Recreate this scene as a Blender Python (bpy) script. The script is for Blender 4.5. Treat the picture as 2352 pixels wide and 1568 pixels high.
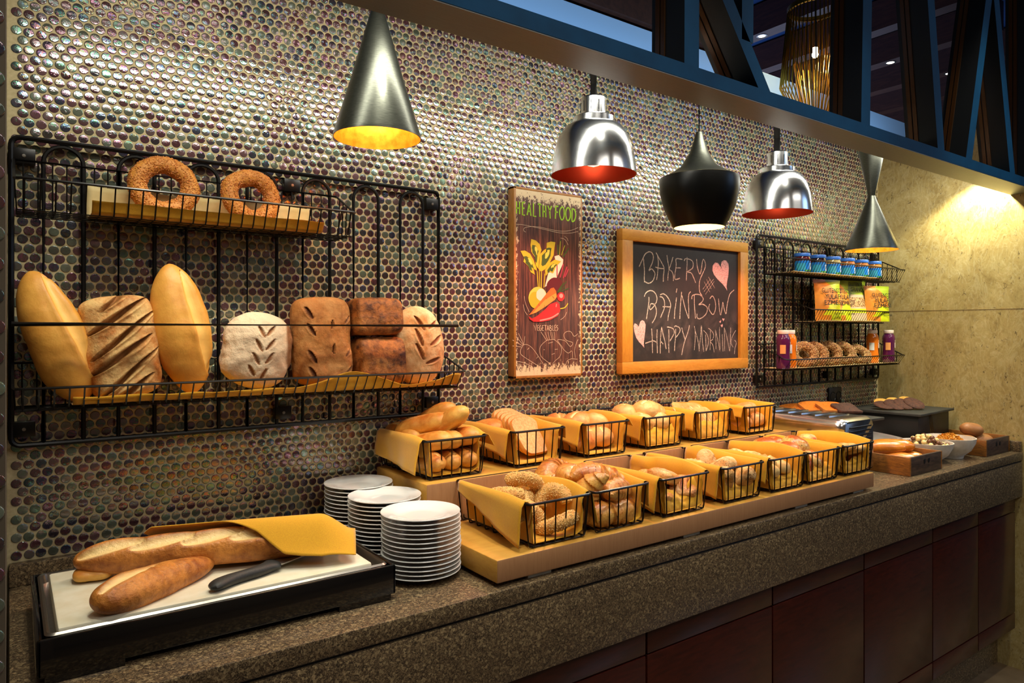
import bpy, bmesh, math, random
import numpy as np
from mathutils import Vector, Matrix, noise as mnoise
for o in list(bpy.data.objects): bpy.data.objects.remove(o)
S = bpy.context.scene; COL = S.collection
PI = math.pi; R = math.radians
# ---------------------------------------------------------------- camera
cam = bpy.data.cameras.new('camera'); cam.sensor_width = 36; cam.lens = 36*1603/2352
cam.shift_y = -26/2352; cam.clip_start = .02
co = bpy.data.objects.new('camera', cam); COL.objects.link(co)
co.location = (0, -1.69, 1.40); co.rotation_euler = (R(90), 0, R(-35.8)); S.camera = co
# ---------------------------------------------------------------- world, exposure, room and fill lights
S.view_settings.view_transform = 'Standard'; S.view_settings.look = 'None'
S.view_settings.gamma = 1; S.view_settings.use_curve_mapping = False
S.view_settings.exposure = 0.0
W = bpy.data.worlds.new('world'); S.world = W; W.use_nodes = True
W.node_tree.nodes['Background'].inputs[0].default_value = (.30, .38, .50, 1)
W.node_tree.nodes['Background'].inputs[1].default_value = .045
def area(name, loc, target, sx, sy, energy, col, spread=180):
    l = bpy.data.lights.new(name, 'AREA'); l.shape = 'RECTANGLE'; l.size = sx; l.size_y = sy
    l.energy = energy; l.color = col; l.spread = R(spread)
    o = bpy.data.objects.new(name, l); COL.objects.link(o); o.location = loc
    d = Vector(target)-Vector(loc); o.rotation_euler = d.to_track_quat('-Z', 'Y').to_euler(); return o
def spot(name, loc, target, energy, col, ang=70, blend=.6, rad=.03):
    l = bpy.data.lights.new(name, 'SPOT'); l.energy = energy; l.color = col
    l.spot_size = R(ang); l.spot_blend = blend; l.shadow_soft_size = rad
    o = bpy.data.objects.new(name, l); COL.objects.link(o); o.location = loc
    d = Vector(target)-Vector(loc); o.rotation_euler = d.to_track_quat('-Z', 'Y').to_euler(); return o
WARM = (1, .96, .80)
# a linear light and downlights run along the back of the beam, washing the wall and the counter
area('linear_light', (1.68, -.44, 2.08), (1.68, -.02, 1.62), 3.25, .045, 14, (1, .96, .82), 170)
for x in (.22, .62, 1.02, 1.70, 2.45, 2.85):
    spot('downlight_beam', (x, -.49, 2.09), (x, -.20, 1.0), (9 if x < 1.2 else 3 if x < 2 else 12), WARM, 70, .7, .02)
spot('downlight_beam', (3.29, -.465, 2.08), (3.31, -.44, 1.0), 24, (1, .95, .66), 120, .35, .02)
for x in (.25, .95, 1.7):   # ceiling spots over the aisle in front of the counter
    spot('aisle_downlight', (x, -1.35, 3.2), (x+.1, -.42, .95), 60, WARM, 40, .6, .05)
area('room_fill', (5.2, -3.4, 2.9), (3.0, -.6, 1.2), 1.6, 1.4, 22, (.40, .62, 1.0), 170)
area('room_fill', (.4, -3.0, 3.2), (.4, -3.0, 0), 1.6, 1.2, 24, (1, .93, .82), 180)  # this and the next: unseen lights added for fill and chrome reflections
area('room_fill', (2.8, -3.0, 3.2), (2.8, -3.0, 0), 1.6, 1.2, 24, (1, .93, .82), 180)
spot('aisle_downlight', (2.75, -1.15, 3.1), (3.0, -.40, .95), 70, (1, .95, .74), 42, .7, .05)
# ---------------------------------------------------------------- mesh helpers
def frame_of(t, up=Vector((0, 0, 1))):
    t = t.normalized()
    if abs(t.dot(up)) > .97: up = Vector((1, 0, 0))
    a = t.cross(up).normalized(); return a, a.cross(t).normalized()
class MB:
    def __init__(s): s.v = []; s.f = []; s.m = []; s.att = {}
    def add(s, vs, fs, mi=0):
        o = len(s.v); s.v += [tuple(p) for p in vs]; s.f += [tuple(i+o for i in f) for f in fs]; s.m += [mi]*len(fs)
    def box(s, x0, x1, y0, y1, z0, z1, ch=0, mi=0, M=None):
        if ch <= 0:
            vs = [(x, y, z) for x in (x0, x1) for y in (y0, y1) for z in (z0, z1)]
            fs = [(0, 1, 3, 2), (4, 6, 7, 5), (0, 4, 5, 1), (2, 3, 7, 6), (0, 2, 6, 4), (1, 5, 7, 3)]
        else:
            bm = bmesh.new(); bmesh.ops.create_cube(bm, size=1)
            for v in bm.verts:
                v.co = ((x0+x1)/2+v.co.x*(x1-x0), (y0+y1)/2+v.co.y*(y1-y0), (z0+z1)/2+v.co.z*(z1-z0))
            bmesh.ops.bevel(bm, geom=list(bm.edges), offset=ch, segments=2, profile=.5, affect='EDGES')
            bm.verts.index_update(); vs = [v.co.copy() for v in bm.verts]; fs = [[v.index for v in f.verts] for f in bm.faces]; bm.free()
        if M: vs = [M @ Vector(p) for p in vs]
        s.add(vs, fs, mi); return s
    def tube(s, pts, r, n=7, closed=False, mi=0, r2=None):
        P = [Vector(p) for p in pts]; N = len(P); vs = []; fs = []; up = None
        for i, p in enumerate(P):
            if closed: t = P[(i+1) % N]-P[i-1]
            else: t = P[min(i+1, N-1)]-P[max(i-1, 0)]
            t.normalize()
            if up is None: a, b = frame_of(t)
            else:
                a = up-t*up.dot(t)
                if a.length < 1e-6: a, _ = frame_of(t)
                a.normalize(); b = t.cross(a)
            up = a; rr = r[i] if isinstance(r, (list, tuple)) else r
            for k in range(n):
                w = 2*PI*k/n; vs.append(p+(a*math.cos(w)+b*math.sin(w))*rr)
        for i in range(N if closed else N-1):
            j = (i+1) % N
            for k in range(n): fs.append((i*n+k, i*n+(k+1) % n, j*n+(k+1) % n, j*n+k))
        if not closed: fs += [tuple(range(n))[::-1], tuple((N-1)*n+k for k in range(n))]
        s.add(vs, fs, mi); return s
    def lathe(s, prof, c=(0, 0, 0), n=40, mi=0, axis='Z'):
        vs = []; fs = []; m = len(prof)
        for k in range(n):
            w = 2*PI*k/n
            for r, z in prof: vs.append((c[0]+r*math.cos(w), c[1]+r*math.sin(w), c[2]+z))
        for k in range(n):
            j = (k+1) % n
            for i in range(m-1): fs.append((k*m+i, j*m+i, j*m+i+1, k*m+i+1))
        s.add(vs, fs, mi); return s
    def grid(s, fn, nu, nv, mi=0, cu=False, cv=False):
        vs = [fn(i/(nu if cu else nu-1), j/(nv if cv else nv-1)) for i in range(nu) for j in range(nv)]
        fs = []
        for i in range(nu if cu else nu-1):
            for j in range(nv if cv else nv-1):
                a = i*nv+j; b = ((i+1) % nu)*nv+j; c = ((i+1) % nu)*nv+(j+1) % nv; d = i*nv+(j+1) % nv
                fs.append((a, b, c, d))
        s.add(vs, fs, mi); return s
    def build(s, name, mat, parent=None, smooth=True, sharp=38, loc=None, thick=0, bev=0, sub=0):
        me = bpy.data.meshes.new(name); me.from_pydata(s.v, [], s.f); me.validate()
        for mm in (mat if isinstance(mat, (list, tuple)) else [mat]): me.materials.append(mm)
        if len(me.polygons) == len(s.m): me.polygons.foreach_set('material_index', s.m)
        for k, vals in s.att.items():
            if len(vals) == len(me.vertices):
                a = me.attributes.new(k, 'FLOAT', 'POINT'); a.data.foreach_set('value', vals)
        bm = bmesh.new(); bm.from_mesh(me); bmesh.ops.recalc_face_normals(bm, faces=bm.faces); bm.to_mesh(me); bm.free()
        if smooth:
            me.polygons.foreach_set('use_smooth', [True]*len(me.polygons)); me.set_sharp_from_angle(angle=R(sharp))
        o = bpy.data.objects.new(name, me); COL.objects.link(o)
        if parent: o.parent = parent
        if loc: o.location = loc
        if thick:
            md = o.modifiers.new('thickness', 'SOLIDIFY'); md.thickness = thick; md.offset = 0
        if sub:
            md = o.modifiers.new('smooth', 'SUBSURF'); md.levels = sub; md.render_levels = sub
        return o
def tag(o, label, cat, group=None, kind=None):
    o['label'] = label; o['category'] = cat
    if group: o['group'] = group
    if kind: o['kind'] = kind
    return o
def thing(name, label, cat, loc=(0, 0, 0), group=None, rz=0):
    o = bpy.data.objects.new(name, None); COL.objects.link(o); o.location = loc; o.rotation_euler = (0, 0, rz)
    o.empty_display_size = .05
    return tag(o, label, cat, group)
def struct(o, label=None, cat=None):
    o['kind'] = 'structure'
    if label: o['label'] = label
    if cat: o['category'] = cat
    return o
def dup(o, label=None, parent=None, **kw):
    c = o.copy(); COL.objects.link(c)
    if parent: c.parent = parent
    for ch in list(o.children): dup(ch, parent=c)
    if label: c['label'] = label
    for k, v in kw.items(): c[k] = v
    return c
def axis_place(o, p0, p1, face):
    """lay the object's X along p0->p1 and its Z towards `face`, centre half way"""
    p0 = Vector(p0); p1 = Vector(p1); X = (p1-p0).normalized(); Z = Vector(face); Z = (Z-X*Z.dot(X)).normalized(); Y = Z.cross(X)
    M = Matrix((X, Y, Z)).transposed().to_4x4(); M.translation = (p0+p1)/2
    o.location = M.translation; o.rotation_euler = M.to_euler(); return o
def nz(x, y, z, sc, sd=0): return mnoise.noise(Vector((x*sc+sd*7.3, y*sc-sd*3.1, z*sc+sd)))
# ---------------------------------------------------------------- material helpers
def lin(r, g, b):
    f = lambda c: (c/255/12.92 if c <= 10 else ((c/255+.055)/1.055)**2.4); return (f(r), f(g), f(b), 1)
class NT:
    def __init__(s, name):
        s.m = bpy.data.materials.new(name); s.m.use_nodes = True; s.t = s.m.node_tree; s.t.nodes.clear()
        s.out = s.n('ShaderNodeOutputMaterial'); s.p = s.n('ShaderNodeBsdfPrincipled'); s.l(s.p.outputs[0], s.out.inputs[0])
    def n(s, t, **k):
        n = s.t.nodes.new(t)
        for a, b in k.items(): setattr(n, a, b)
        return n
    def l(s, a, b): s.t.links.new(a, b)
    def set(s, **k):
        for a, b in k.items():
            i = s.p.inputs[a.replace('_', ' ')]
            if hasattr(b, 'default_value'): s.l(b, i)
            else: i.default_value = b
        return s
    def coord(s, scale=(1, 1, 1), rnd=False, kind='Object'):
        t = s.n('ShaderNodeTexCoord'); m = s.n('ShaderNodeMapping'); m.inputs['Scale'].default_value = scale
        if rnd:
            oi = s.n('ShaderNodeObjectInfo'); mu = s.n('ShaderNodeVectorMath', operation='MULTIPLY_ADD')
            s.l(oi.outputs['Random'], mu.inputs[0]); mu.inputs[1].default_value = (13.1, 7.7, 5.3); s.l(t.outputs[kind], mu.inputs[2])
            s.l(mu.outputs[0], m.inputs[0])
        else: s.l(t.outputs[kind], m.inputs[0])
        return m.outputs[0]
    def noise(s, v, scale, detail=3, rough=.55, dist=0):
        n = s.n('ShaderNodeTexNoise'); s.l(v, n.inputs['Vector']); n.inputs['Scale'].default_value = scale
        n.inputs['Detail'].default_value = detail; n.inputs['Roughness'].default_value = rough; n.inputs['Distortion'].default_value = dist
        return n.outputs['Fac']
    def vor(s, v, scale, out='Distance', feat='F1'):
        n = s.n('ShaderNodeTexVoronoi', feature=feat); s.l(v, n.inputs['Vector']); n.inputs['Scale'].default_value = scale; return n.outputs[out]
    def ramp(s, f, stops, const=False):
        n = s.n('ShaderNodeValToRGB'); e = n.color_ramp.elements
        if const: n.color_ramp.interpolation = 'CONSTANT'
        while len(e) < len(stops): e.new(.5)
        for i, (p, c) in enumerate(stops):
            e[i].position = p; e[i].color = c if isinstance(c, (tuple, list)) else (c, c, c, 1)
        s.l(f, n.inputs[0]); return n.outputs[0]
    def mix(s, f, a, b, mode='MIX'):
        n = s.n('ShaderNodeMix', data_type='RGBA', blend_type=mode)
        for i, x in ((0, f), (6, a), (7, b)):
            if hasattr(x, 'default_value'): s.l(x, n.inputs[i])
            else: n.inputs[i].default_value = x
        return n.outputs[2]
    def math(s, op, a, b=0):
        n = s.n('ShaderNodeMath', operation=op)
        for i, x in ((0, a), (1, b)):
            if hasattr(x, 'default_value'): s.l(x, n.inputs[i])
            else: n.inputs[i].default_value = x
        return n.outputs[0]
    def attr(s, name, o='Fac'):
        n = s.n('ShaderNodeAttribute'); n.attribute_name = name; return n.outputs[o]
    def bump(s, h, strength=.4, dist=.002):
        b = s.n('ShaderNodeBump'); b.inputs['Strength'].default_value = strength; b.inputs['Distance'].default_value = dist
        s.l(h, b.inputs['Height']); s.l(b.outputs[0], s.p.inputs['Normal']); return s
def plain(name, col, rough=.5, metal=0, nscale=0, col2=None, bump=0, bdist=.001, coat=0, stretch=(1, 1, 1), lo=.35, hi=.65, rnd=True, **kw):
    t = NT(name); t.set(Base_Color=col, Roughness=rough, Metallic=metal)
    if coat: t.set(Coat_Weight=coat, Coat_Roughness=.08)
    if nscale:
        f = t.noise(t.coord(stretch, rnd), nscale, 4)
        if col2: t.set(Base_Color=t.ramp(f, [(lo, col), (hi, col2)]))
        if bump: t.bump(f, bump, bdist)
    for k, v in kw.items(): t.set(**{k: v})
    return t.m
def bread_mat(name, base, dark, flour=None, crumb=None, scale=22, rough=.55, fl=.5, bump=.35, dlo=.42, dhi=.75, speck=None, coat=0, top=0):
    t = NT(name); v = t.coord(rnd=True); n1 = t.noise(v, scale, 5, .6); n2 = t.noise(v, scale*4.5, 4, .6)
    mixf = t.math('ADD', t.math('MULTIPLY', n1, .6), t.math('MULTIPLY', n2, .4))
    if top:      # the upper side of the crust is baked darker than the flanks
        g = t.n('ShaderNodeTexCoord'); sg = t.n('ShaderNodeSeparateXYZ'); t.l(g.outputs['Generated'], sg.inputs[0])
        mixf = t.math('ADD', mixf, t.math('MULTIPLY', t.math('SUBTRACT', sg.outputs[2], .5), top))
    c = t.ramp(mixf, [(dlo, base), (dhi, dark)])
    if flour:
        f = t.ramp(t.noise(v, scale*.8, 6, .7), [(fl-.12, 0.0), (fl+.1, 1.0)]); c = t.mix(f, c, flour)
    if crumb: c = t.mix(t.attr('score'), c, crumb)
    if speck:
        sp = t.ramp(t.vor(v, 190), [(.2, 1.0), (.3, 0.0)]); c = t.mix(t.math('MULTIPLY', sp, t.ramp(n1, [(.4, 0.0), (.55, 1.0)])), c, speck)
    t.set(Base_Color=c, Roughness=rough)
    if coat: t.set(Coat_Weight=coat, Coat_Roughness=.2)
    t.p.inputs['Subsurface Weight'].default_value = 0
    t.bump(t.math('ADD', n1, t.math('MULTIPLY', n2, .9)), bump, .005); return t.m
def wood(name, a, b, scale=6, stretch=(1, 14, 14), rough=.4, coat=0, bump=.1):
    t = NT(name); v = t.coord(stretch); f = t.noise(v, scale, 6, .6, 1.2); g = t.noise(v, scale*7, 3, .6)
    m = t.math('ADD', t.math('MULTIPLY', f, .75), t.math('MULTIPLY', g, .25))
    t.set(Base_Color=t.ramp(m, [(.33, a), (.68, b)]), Roughness=rough)
    if coat: t.set(Coat_Weight=coat, Coat_Roughness=.12)
    t.bump(m, bump, .001); return t.m
# ---------------------------------------------------------------- materials
wire_m = plain('black_coated_wire', lin(16, 14, 13), .32, .3)
dark_metal = plain('dark_lamp_metal', lin(66, 68, 62), .32, .9, 90, lin(84, 86, 78), stretch=(1, 1, 12))
napkin_m = plain('ochre_cotton', lin(216, 160, 10), .85, 0, 900, lin(196, 138, 6), .25, .0006, Sheen_Weight=.25)
tray_black = plain('glossy_black_acrylic', lin(10, 10, 12), .12, 0, coat=.6)
steel = plain('brushed_steel', lin(150, 145, 138), .28, 1, 60, lin(178, 172, 165), stretch=(1, 40, 40))
chrome = plain('polished_chrome', lin(226, 228, 230), .2, 1, 8, lin(206, 208, 212), .05, .002)
white_plastic = plain('white_cutting_plastic', lin(226, 220, 198), .42, 0, 30, lin(216, 206, 178), .1, .0005)
ceramic = plain('white_porcelain', lin(226, 226, 224), .1, 0, coat=.5)
stoneware = plain('textured_white_stoneware', lin(222, 216, 204), .35, 0, 45, lin(206, 198, 184), .5, .002)
riser_wood = wood('maple_veneer', lin(206, 156, 70), lin(190, 136, 54), 5, (2, 9, 30), .38)
riser_face = wood('maple_veneer_edge', lin(170, 124, 84), lin(154, 108, 70), 6, (30, 9, 2), .45)
oak = wood('oak_frame', lin(214, 152, 58), lin(190, 124, 40), 8, (3, 12, 12), .4)
crate_wood = wood('stained_crate_wood', lin(120, 70, 26), lin(62, 36, 16), 9, (3, 14, 14), .42, .3)
cab_wood = wood('mahogany_veneer', lin(66, 20, 10), lin(38, 10, 6), 5, (2.2, 10, 14), .3, .35, .04)
slate_m = plain('slate', lin(48, 50, 46), .6, 0, 25, lin(32, 33, 31), .4, .003)
black_matte = plain('black_matte', lin(12, 11, 11), .5)
beam_blue = plain('blue_painted_steel', lin(0, 54, 88), .5, 0, 14, lin(0, 48, 80), Specular_IOR_Level=.12)
beam_under = plain('bronze_brushed_steel', lin(98, 98, 96), .42, .3, 40, lin(112, 112, 108), stretch=(1, 60, 60))
post_dark = plain('dark_post_steel', lin(10, 12, 16), .45, .3)
strip_m = plain('brown_glass_strip', lin(74, 46, 20), .2, .5)
paper_m = plain('cream_baking_paper', lin(226, 206, 150), .8, 0, 25, lin(210, 186, 126), .2, .002)
gold_m = plain('gold_wire', lin(196, 152, 58), .3, 1)
def emit(name, col, st):
    t = NT(name); t.set(Base_Color=col, Emission_Color=col, Emission_Strength=st); return t.m
def tile_mat():
    t = NT('iridescent_glass_tile'); a = t.n('ShaderNodeAttribute'); a.attribute_name = 'tile'
    sp = t.n('ShaderNodeSeparateColor'); t.l(a.outputs['Color'], sp.inputs[0])
    v = t.coord(); n = t.noise(v, 120, 2, .5, 1.6); n2 = t.noise(v, 330, 2, .5, .8)
    base = t.ramp(sp.outputs[0], [(0, lin(74, 44, 48)), (.30, lin(96, 58, 62)), (.42, lin(112, 82, 84)), (.52, lin(84, 92, 76)), (.72, lin(116, 126, 108)), (.82, lin(50, 40, 40)), (.93, lin(58, 56, 72))])
    fac = t.math('ADD', t.math('MULTIPLY', n, .5), .75)
    base = t.mix(t.math('MULTIPLY', n2, .35), base, lin(40, 32, 36))
    t.set(Base_Color=base, Roughness=t.math('ADD', t.math('MULTIPLY', sp.outputs[2], .10), .05), IOR=1.9)
    th = t.math('ADD', t.math('MULTIPLY', sp.outputs[1], 520.0), t.math('MULTIPLY', n, 260.0))
    t.set(Thin_Film_Thickness=th); t.p.inputs['Thin Film IOR'].default_value = 2.3
    t.bump(t.math('ADD', t.math('MULTIPLY', n, 1.0), t.math('MULTIPLY', n2, .5)), .5, .00055); return t.m
tile_m = tile_mat()
grout_m = plain('sand_grout', lin(198, 182, 140), .85, 0, 160, lin(182, 166, 124), .2, .0008, rnd=False)
def marble_mat():
    t = NT('beige_marble'); v = t.coord((1, 1, 1)); w = t.noise(v, 5, 6, .62, 2.2); f = t.noise(v, 26, 5, .7, 2.6)
    m = t.math('ADD', t.math('MULTIPLY', w, .55), t.math('MULTIPLY', f, .45))
    c = t.ramp(m, [(.30, lin(140, 118, 68)), (.47, lin(178, 156, 98)), (.58, lin(190, 170, 112)), (.72, lin(216, 200, 150))])
    vv = t.coord((6, 8, 3.4)); k = t.noise(vv, 3.2, 2, .5, 2.6); k2 = t.noise(vv, 6.5, 2, .5, .5); k3 = t.noise(vv, 2.1, 3, .5, 3.4)
    fl = t.math('MULTIPLY', t.ramp(t.math('ABSOLUTE', t.math('SUBTRACT', k, .5)), [(.0, 1.0), (.022, 0.0)]), t.ramp(k2, [(.57, 0.0), (.62, 1.0)]))
    cv = t.ramp(t.math('ABSOLUTE', t.math('SUBTRACT', k3, .5)), [(.0, .34), (.05, 0.0)]); c = t.mix(cv, c, lin(214, 204, 160))
    c = t.mix(fl, c, lin(58, 40, 24)); t.set(Base_Color=c, Roughness=.42); t.bump(m, .15, .002); return t.m
marble_m = marble_mat()
def granite_mat():
    t = NT('brown_granite'); v = t.coord(); d = t.vor(v, 240, 'Color'); d2 = t.vor(v, 620, 'Color')
    s1 = t.n('ShaderNodeSeparateColor'); t.l(d, s1.inputs[0]); s2 = t.n('ShaderNodeSeparateColor'); t.l(d2, s2.inputs[0])
    a = t.ramp(s1.outputs[0], [(0, lin(38, 30, 24)), (.45, lin(74, 60, 44)), (.78, lin(108, 88, 62)), (.94, lin(164, 142, 104))])
    b = t.ramp(s2.outputs[0], [(0, lin(28, 22, 18)), (.5, lin(84, 68, 50)), (.9, lin(144, 122, 90))])
    t.set(Base_Color=t.mix(.55, a, b), Roughness=.3); return t.m
granite_m = granite_mat()
crust_gold = bread_mat('golden_crust', lin(232, 182, 88), lin(188, 104, 26), None, lin(246, 222, 150), 14, .5, bump=.25, dlo=.30, dhi=.72, top=.35)
crust_torp = bread_mat('pale_golden_crust', lin(228, 166, 70), lin(190, 116, 36), None, lin(238, 186, 96), 8, .5, bump=.3, dlo=.38, dhi=.8)
crust_baguette = bread_mat('baguette_crust', lin(216, 140, 58), lin(128, 60, 14), None, lin(240, 206, 140), 20, .5, bump=.6, dlo=.36, dhi=.66)
crust_country = bread_mat('country_crust', lin(184, 110, 38), lin(126, 66, 20), lin(222, 182, 116), lin(132, 82, 28), 16, .75, .5, .7)
crust_flour = bread_mat('floured_crust', lin(196, 160, 122), lin(160, 112, 72), lin(226, 200, 166), lin(150, 100, 60), 18, .9, .36, .7)
crust_brown = bread_mat('brown_crust', lin(184, 118, 54), lin(110, 58, 22), lin(206, 150, 86), lin(104, 54, 24), 14, .75, .58, .7)
crust_brick = bread_mat('dark_brick_crust', lin(186, 112, 44), lin(60, 24, 12), lin(200, 134, 66), None, 13, .7, .64, .9, .40, .60)
crust_round = bread_mat('round_loaf_crust', lin(206, 140, 76), lin(146, 78, 34), lin(236, 200, 148), lin(150, 84, 40), 14, .8, .5, .6)
simit_pale = bread_mat('pale_sesame_dough', lin(218, 166, 88), lin(184, 122, 54), None, None, 30, .65, bump=.4); sesame_pale = plain('pale_sesame', lin(240, 206, 138), .55, 0, 300, lin(216, 168, 90), lo=.45, hi=.6)
simit_m = bread_mat('sesame_ring_dough', lin(214, 142, 54), lin(160, 84, 26), None, None, 30, .6, bump=.4)
sesame_m = plain('toasted_sesame', lin(222, 152, 78), .5, 0, 300, lin(196, 112, 46), lo=.45, hi=.55)
seed_m = plain('brown_seeds', lin(218, 184, 120), .55, 0, 260, lin(140, 100, 52), lo=.45, hi=.55)
simit_dark = bread_mat('seeded_ring_dough', lin(150, 100, 48), lin(90, 56, 26), None, None, 40, .65, bump=.5)
roll_pale = bread_mat('pale_roll_crust', lin(238, 206, 136), lin(198, 128, 48), None, lin(246, 226, 166), 22, .5, bump=.3, dlo=.32, dhi=.78, top=.35)
roll_pink = bread_mat('soft_bun_crust', lin(236, 184, 108), lin(194, 106, 40), None, lin(244, 212, 150), 18, .5, bump=.2, dlo=.32, dhi=.75, top=.35)
crust_cr = bread_mat('croissant_crust', lin(240, 190, 96), lin(176, 92, 24), None, lin(158, 82, 22), 26, .36, bump=.4, coat=.2, dlo=.28, dhi=.72, top=.3)
pastry_m = bread_mat('puff_pastry', lin(236, 184, 100), lin(176, 94, 30), None, lin(126, 54, 18), 32, .45, bump=.7, dlo=.3, dhi=.72, top=.3, coat=.2)
seedroll_m = bread_mat('seeded_roll_crust', lin(214, 160, 88), lin(140, 82, 34), lin(236, 202, 146), None, 30, .7, .55, .6, speck=lin(52, 34, 24))
glaze_m = bread_mat('glazed_bun_crust', lin(240, 200, 116), lin(178, 88, 28), None, lin(196, 104, 34), 26, .3, bump=.25, dlo=.5, dhi=.64, top=.45, speck=lin(40, 26, 20), coat=.4)
brioche_m = bread_mat('glossy_brioche_crust', lin(220, 140, 44), lin(160, 78, 16), None, None, 12, .25, bump=.06, coat=.6)
potato_m = bread_mat('brown_roll_skin', lin(176, 122, 70), lin(146, 94, 50), None, None, 12, .5, bump=.05)
crumb_m = plain('white_crumb', lin(240, 216, 160), .9, 0, 120, lin(226, 190, 120), .7, .003)
toast_m = plain('toast_crumb', lin(226, 172, 116), .9, 0, 160, lin(206, 146, 90), .6, .002)
pumpkin_m = plain('orange_pumpkin_crumb', lin(226, 132, 22), .9, 0, 170, lin(196, 104, 12), .9, .003)
rye_m = plain('dark_rye_crumb', lin(84, 56, 42), .9, 0, 170, lin(56, 36, 28), .9, .003)
choc_m = plain('chocolate_biscuit', lin(92, 54, 36), .8, 0, 90, lin(62, 36, 26), .7, .003)
butter_m = plain('butter_biscuit', lin(226, 178, 84), .8, 0, 90, lin(206, 150, 60), .6, .003)
flake_m = plain('corn_flakes', lin(230, 172, 62), .6, 0, 160, lin(204, 132, 34), .4, .002)
milkball_m = plain('milk_chocolate', lin(104, 66, 42), .28)
cream_m = plain('cream_chocolate', lin(232, 206, 140), .3)
# ---------------------------------------------------------------- setting
def np_mesh(name, V, Q, T, mat, att=None):
    me = bpy.data.meshes.new(name); me.vertices.add(len(V)); me.vertices.foreach_set('co', V.astype(np.float32).ravel())
    loops = np.concatenate([Q.ravel(), T.ravel()]).astype(np.int32)
    me.loops.add(len(loops)); me.loops.foreach_set('vertex_index', loops)
    st = np.concatenate([np.arange(len(Q))*4, len(Q)*4+np.arange(len(T))*3]).astype(np.int32)
    me.polygons.add(len(st)); me.polygons.foreach_set('loop_start', st)
    me.polygons.foreach_set('use_smooth', np.ones(len(st), bool)); me.materials.append(mat)
    if att is not None:
        a = me.attributes.new('tile', 'FLOAT_COLOR', 'POINT'); a.data.foreach_set('color', att.astype(np.float32).ravel())
    me.update(calc_edges=True); me.validate()
    o = bpy.data.objects.new(name, me); COL.objects.link(o); return o
def tiles(name, x0, x1, z0, z1, M, seed, parent=None):
    """penny-round glass tiles on a plane: local x across, z up, -y outwards"""
    rng = np.random.default_rng(seed); px, pz, r = .0206, .0179, .0092
    nx = int((x1-x0)/px)+1; nr = int((z1-z0)/pz); C = []
    for j in range(nr):
        off = px/2 if j % 2 else 0
        for i in range(nx):
            x = x0+px/2+i*px+off
            if x+r < x1: C.append((x, z0+pz/2+j*pz))
    C = np.array(C); N = len(C); n = 14; w = np.arange(n)*2*np.pi/n
    rings = [(1.0, 0.0), (.975, .0010), (.91, .00150), (.85, .00160)]
    P = np.concatenate([np.stack([r*k*np.cos(w), np.full(n, -h), r*k*np.sin(w)], 1) for k, h in rings]+[np.array([[0, -.00166, 0]])])
    m = len(P); V = np.repeat(P[None], N, 0)
    tx = rng.normal(0, .028, N); tz = rng.normal(0, .028, N)
    V[:, :, 1] += (V[:, :, 0]*tx[:, None]+V[:, :, 2]*tz[:, None])*(V[:, :, 1] < -.0008)
    jit = rng.normal(0, .00035, (N, 2)); V[:, :, 0] += (C[:, 0]+jit[:, 0])[:, None]; V[:, :, 2] += (C[:, 1]+jit[:, 1])[:, None]
    q = []
    for k in range(3):
        for i in range(n): q.append((k*n+i, k*n+(i+1) % n, (k+1)*n+(i+1) % n, (k+1)*n+i))
    tr = [(3*n+i, 3*n+(i+1) % n, 4*n) for i in range(n)]
    b = (np.arange(N)*m)[:, None, None]; Q = (np.array(q)[None]+b).reshape(-1, 4); T = (np.array(tr)[None]+b).reshape(-1, 3)
    att = np.ones((N, m, 4)); att[:, :, :3] = rng.random((N, 3))[:, None, :]
    V = V.reshape(-1, 3); Mn = np.array(M); V = V @ Mn[:3, :3].T+Mn[:3, 3]
    o = np_mesh(name, V, Q, T, tile_m, att.reshape(-1, 4))
    if parent: o.parent = parent
    return o
WT, WB, XR = 2.30, .945, 3.385
wb = struct(MB().box(-.30, XR, 0, .12, 0, WT).build('wall_back', grout_m, smooth=False), 'tall back wall clad in small round iridescent glass tiles', 'wall')
tiles('glass_tiles', .002, XR-.001, WB, WT-.01, Matrix.Identity(4), 3, wb)['kind'] = 'structure'
wl = struct(MB().box(-.30, -.003, -.69, -.001, 0, WT).build('wall_left', plain('shaded_grout', lin(88, 76, 60), .85), smooth=False), 'tile clad wall end at the left edge of the counter', 'wall')  # darker grout colour stands in for shade on this unlit wall end
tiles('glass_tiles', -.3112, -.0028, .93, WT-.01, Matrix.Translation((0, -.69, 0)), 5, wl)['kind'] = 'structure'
wr = struct(MB().box(XR, XR+.5, -.60, .12, 0, WT).build('wall_right', marble_m, smooth=False), 'beige veined marble wall closing the right end of the counter', 'wall')
sj = MB().box(XR-.0008, XR+.01, -.60, 0, 1.488, 1.4895).build('panel_joint', plain('marble_joint', lin(110, 86, 52), .7), wr, False); sj['kind'] = 'structure'
fl = NT('floor_stone'); fv = fl.coord(); fl.set(Base_Color=fl.ramp(fl.noise(fv, 6, 5, .6), [(.3, lin(96, 78, 58)), (.7, lin(128, 108, 84))]), Roughness=.3)
struct(MB().box(-3, 9, -6, 8, -.05, 0).build('floor', fl.m, smooth=False), 'stone floor in front of the counter', 'floor')
struct(MB().box(-3, 9, -5.4, -5.3, 0, 3.4).build('wall_front', plain('warm_plaster', lin(150, 132, 110), .8), smooth=False), 'plastered wall of the restaurant behind the viewer', 'wall')
struct(MB().box(-3, 9, -5.4, -.9, 3.35, 3.45).build('ceiling', plain('white_ceiling', lin(170, 160, 146), .8), smooth=False), 'ceiling over the aisle in front of the counter', 'ceiling')
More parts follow.
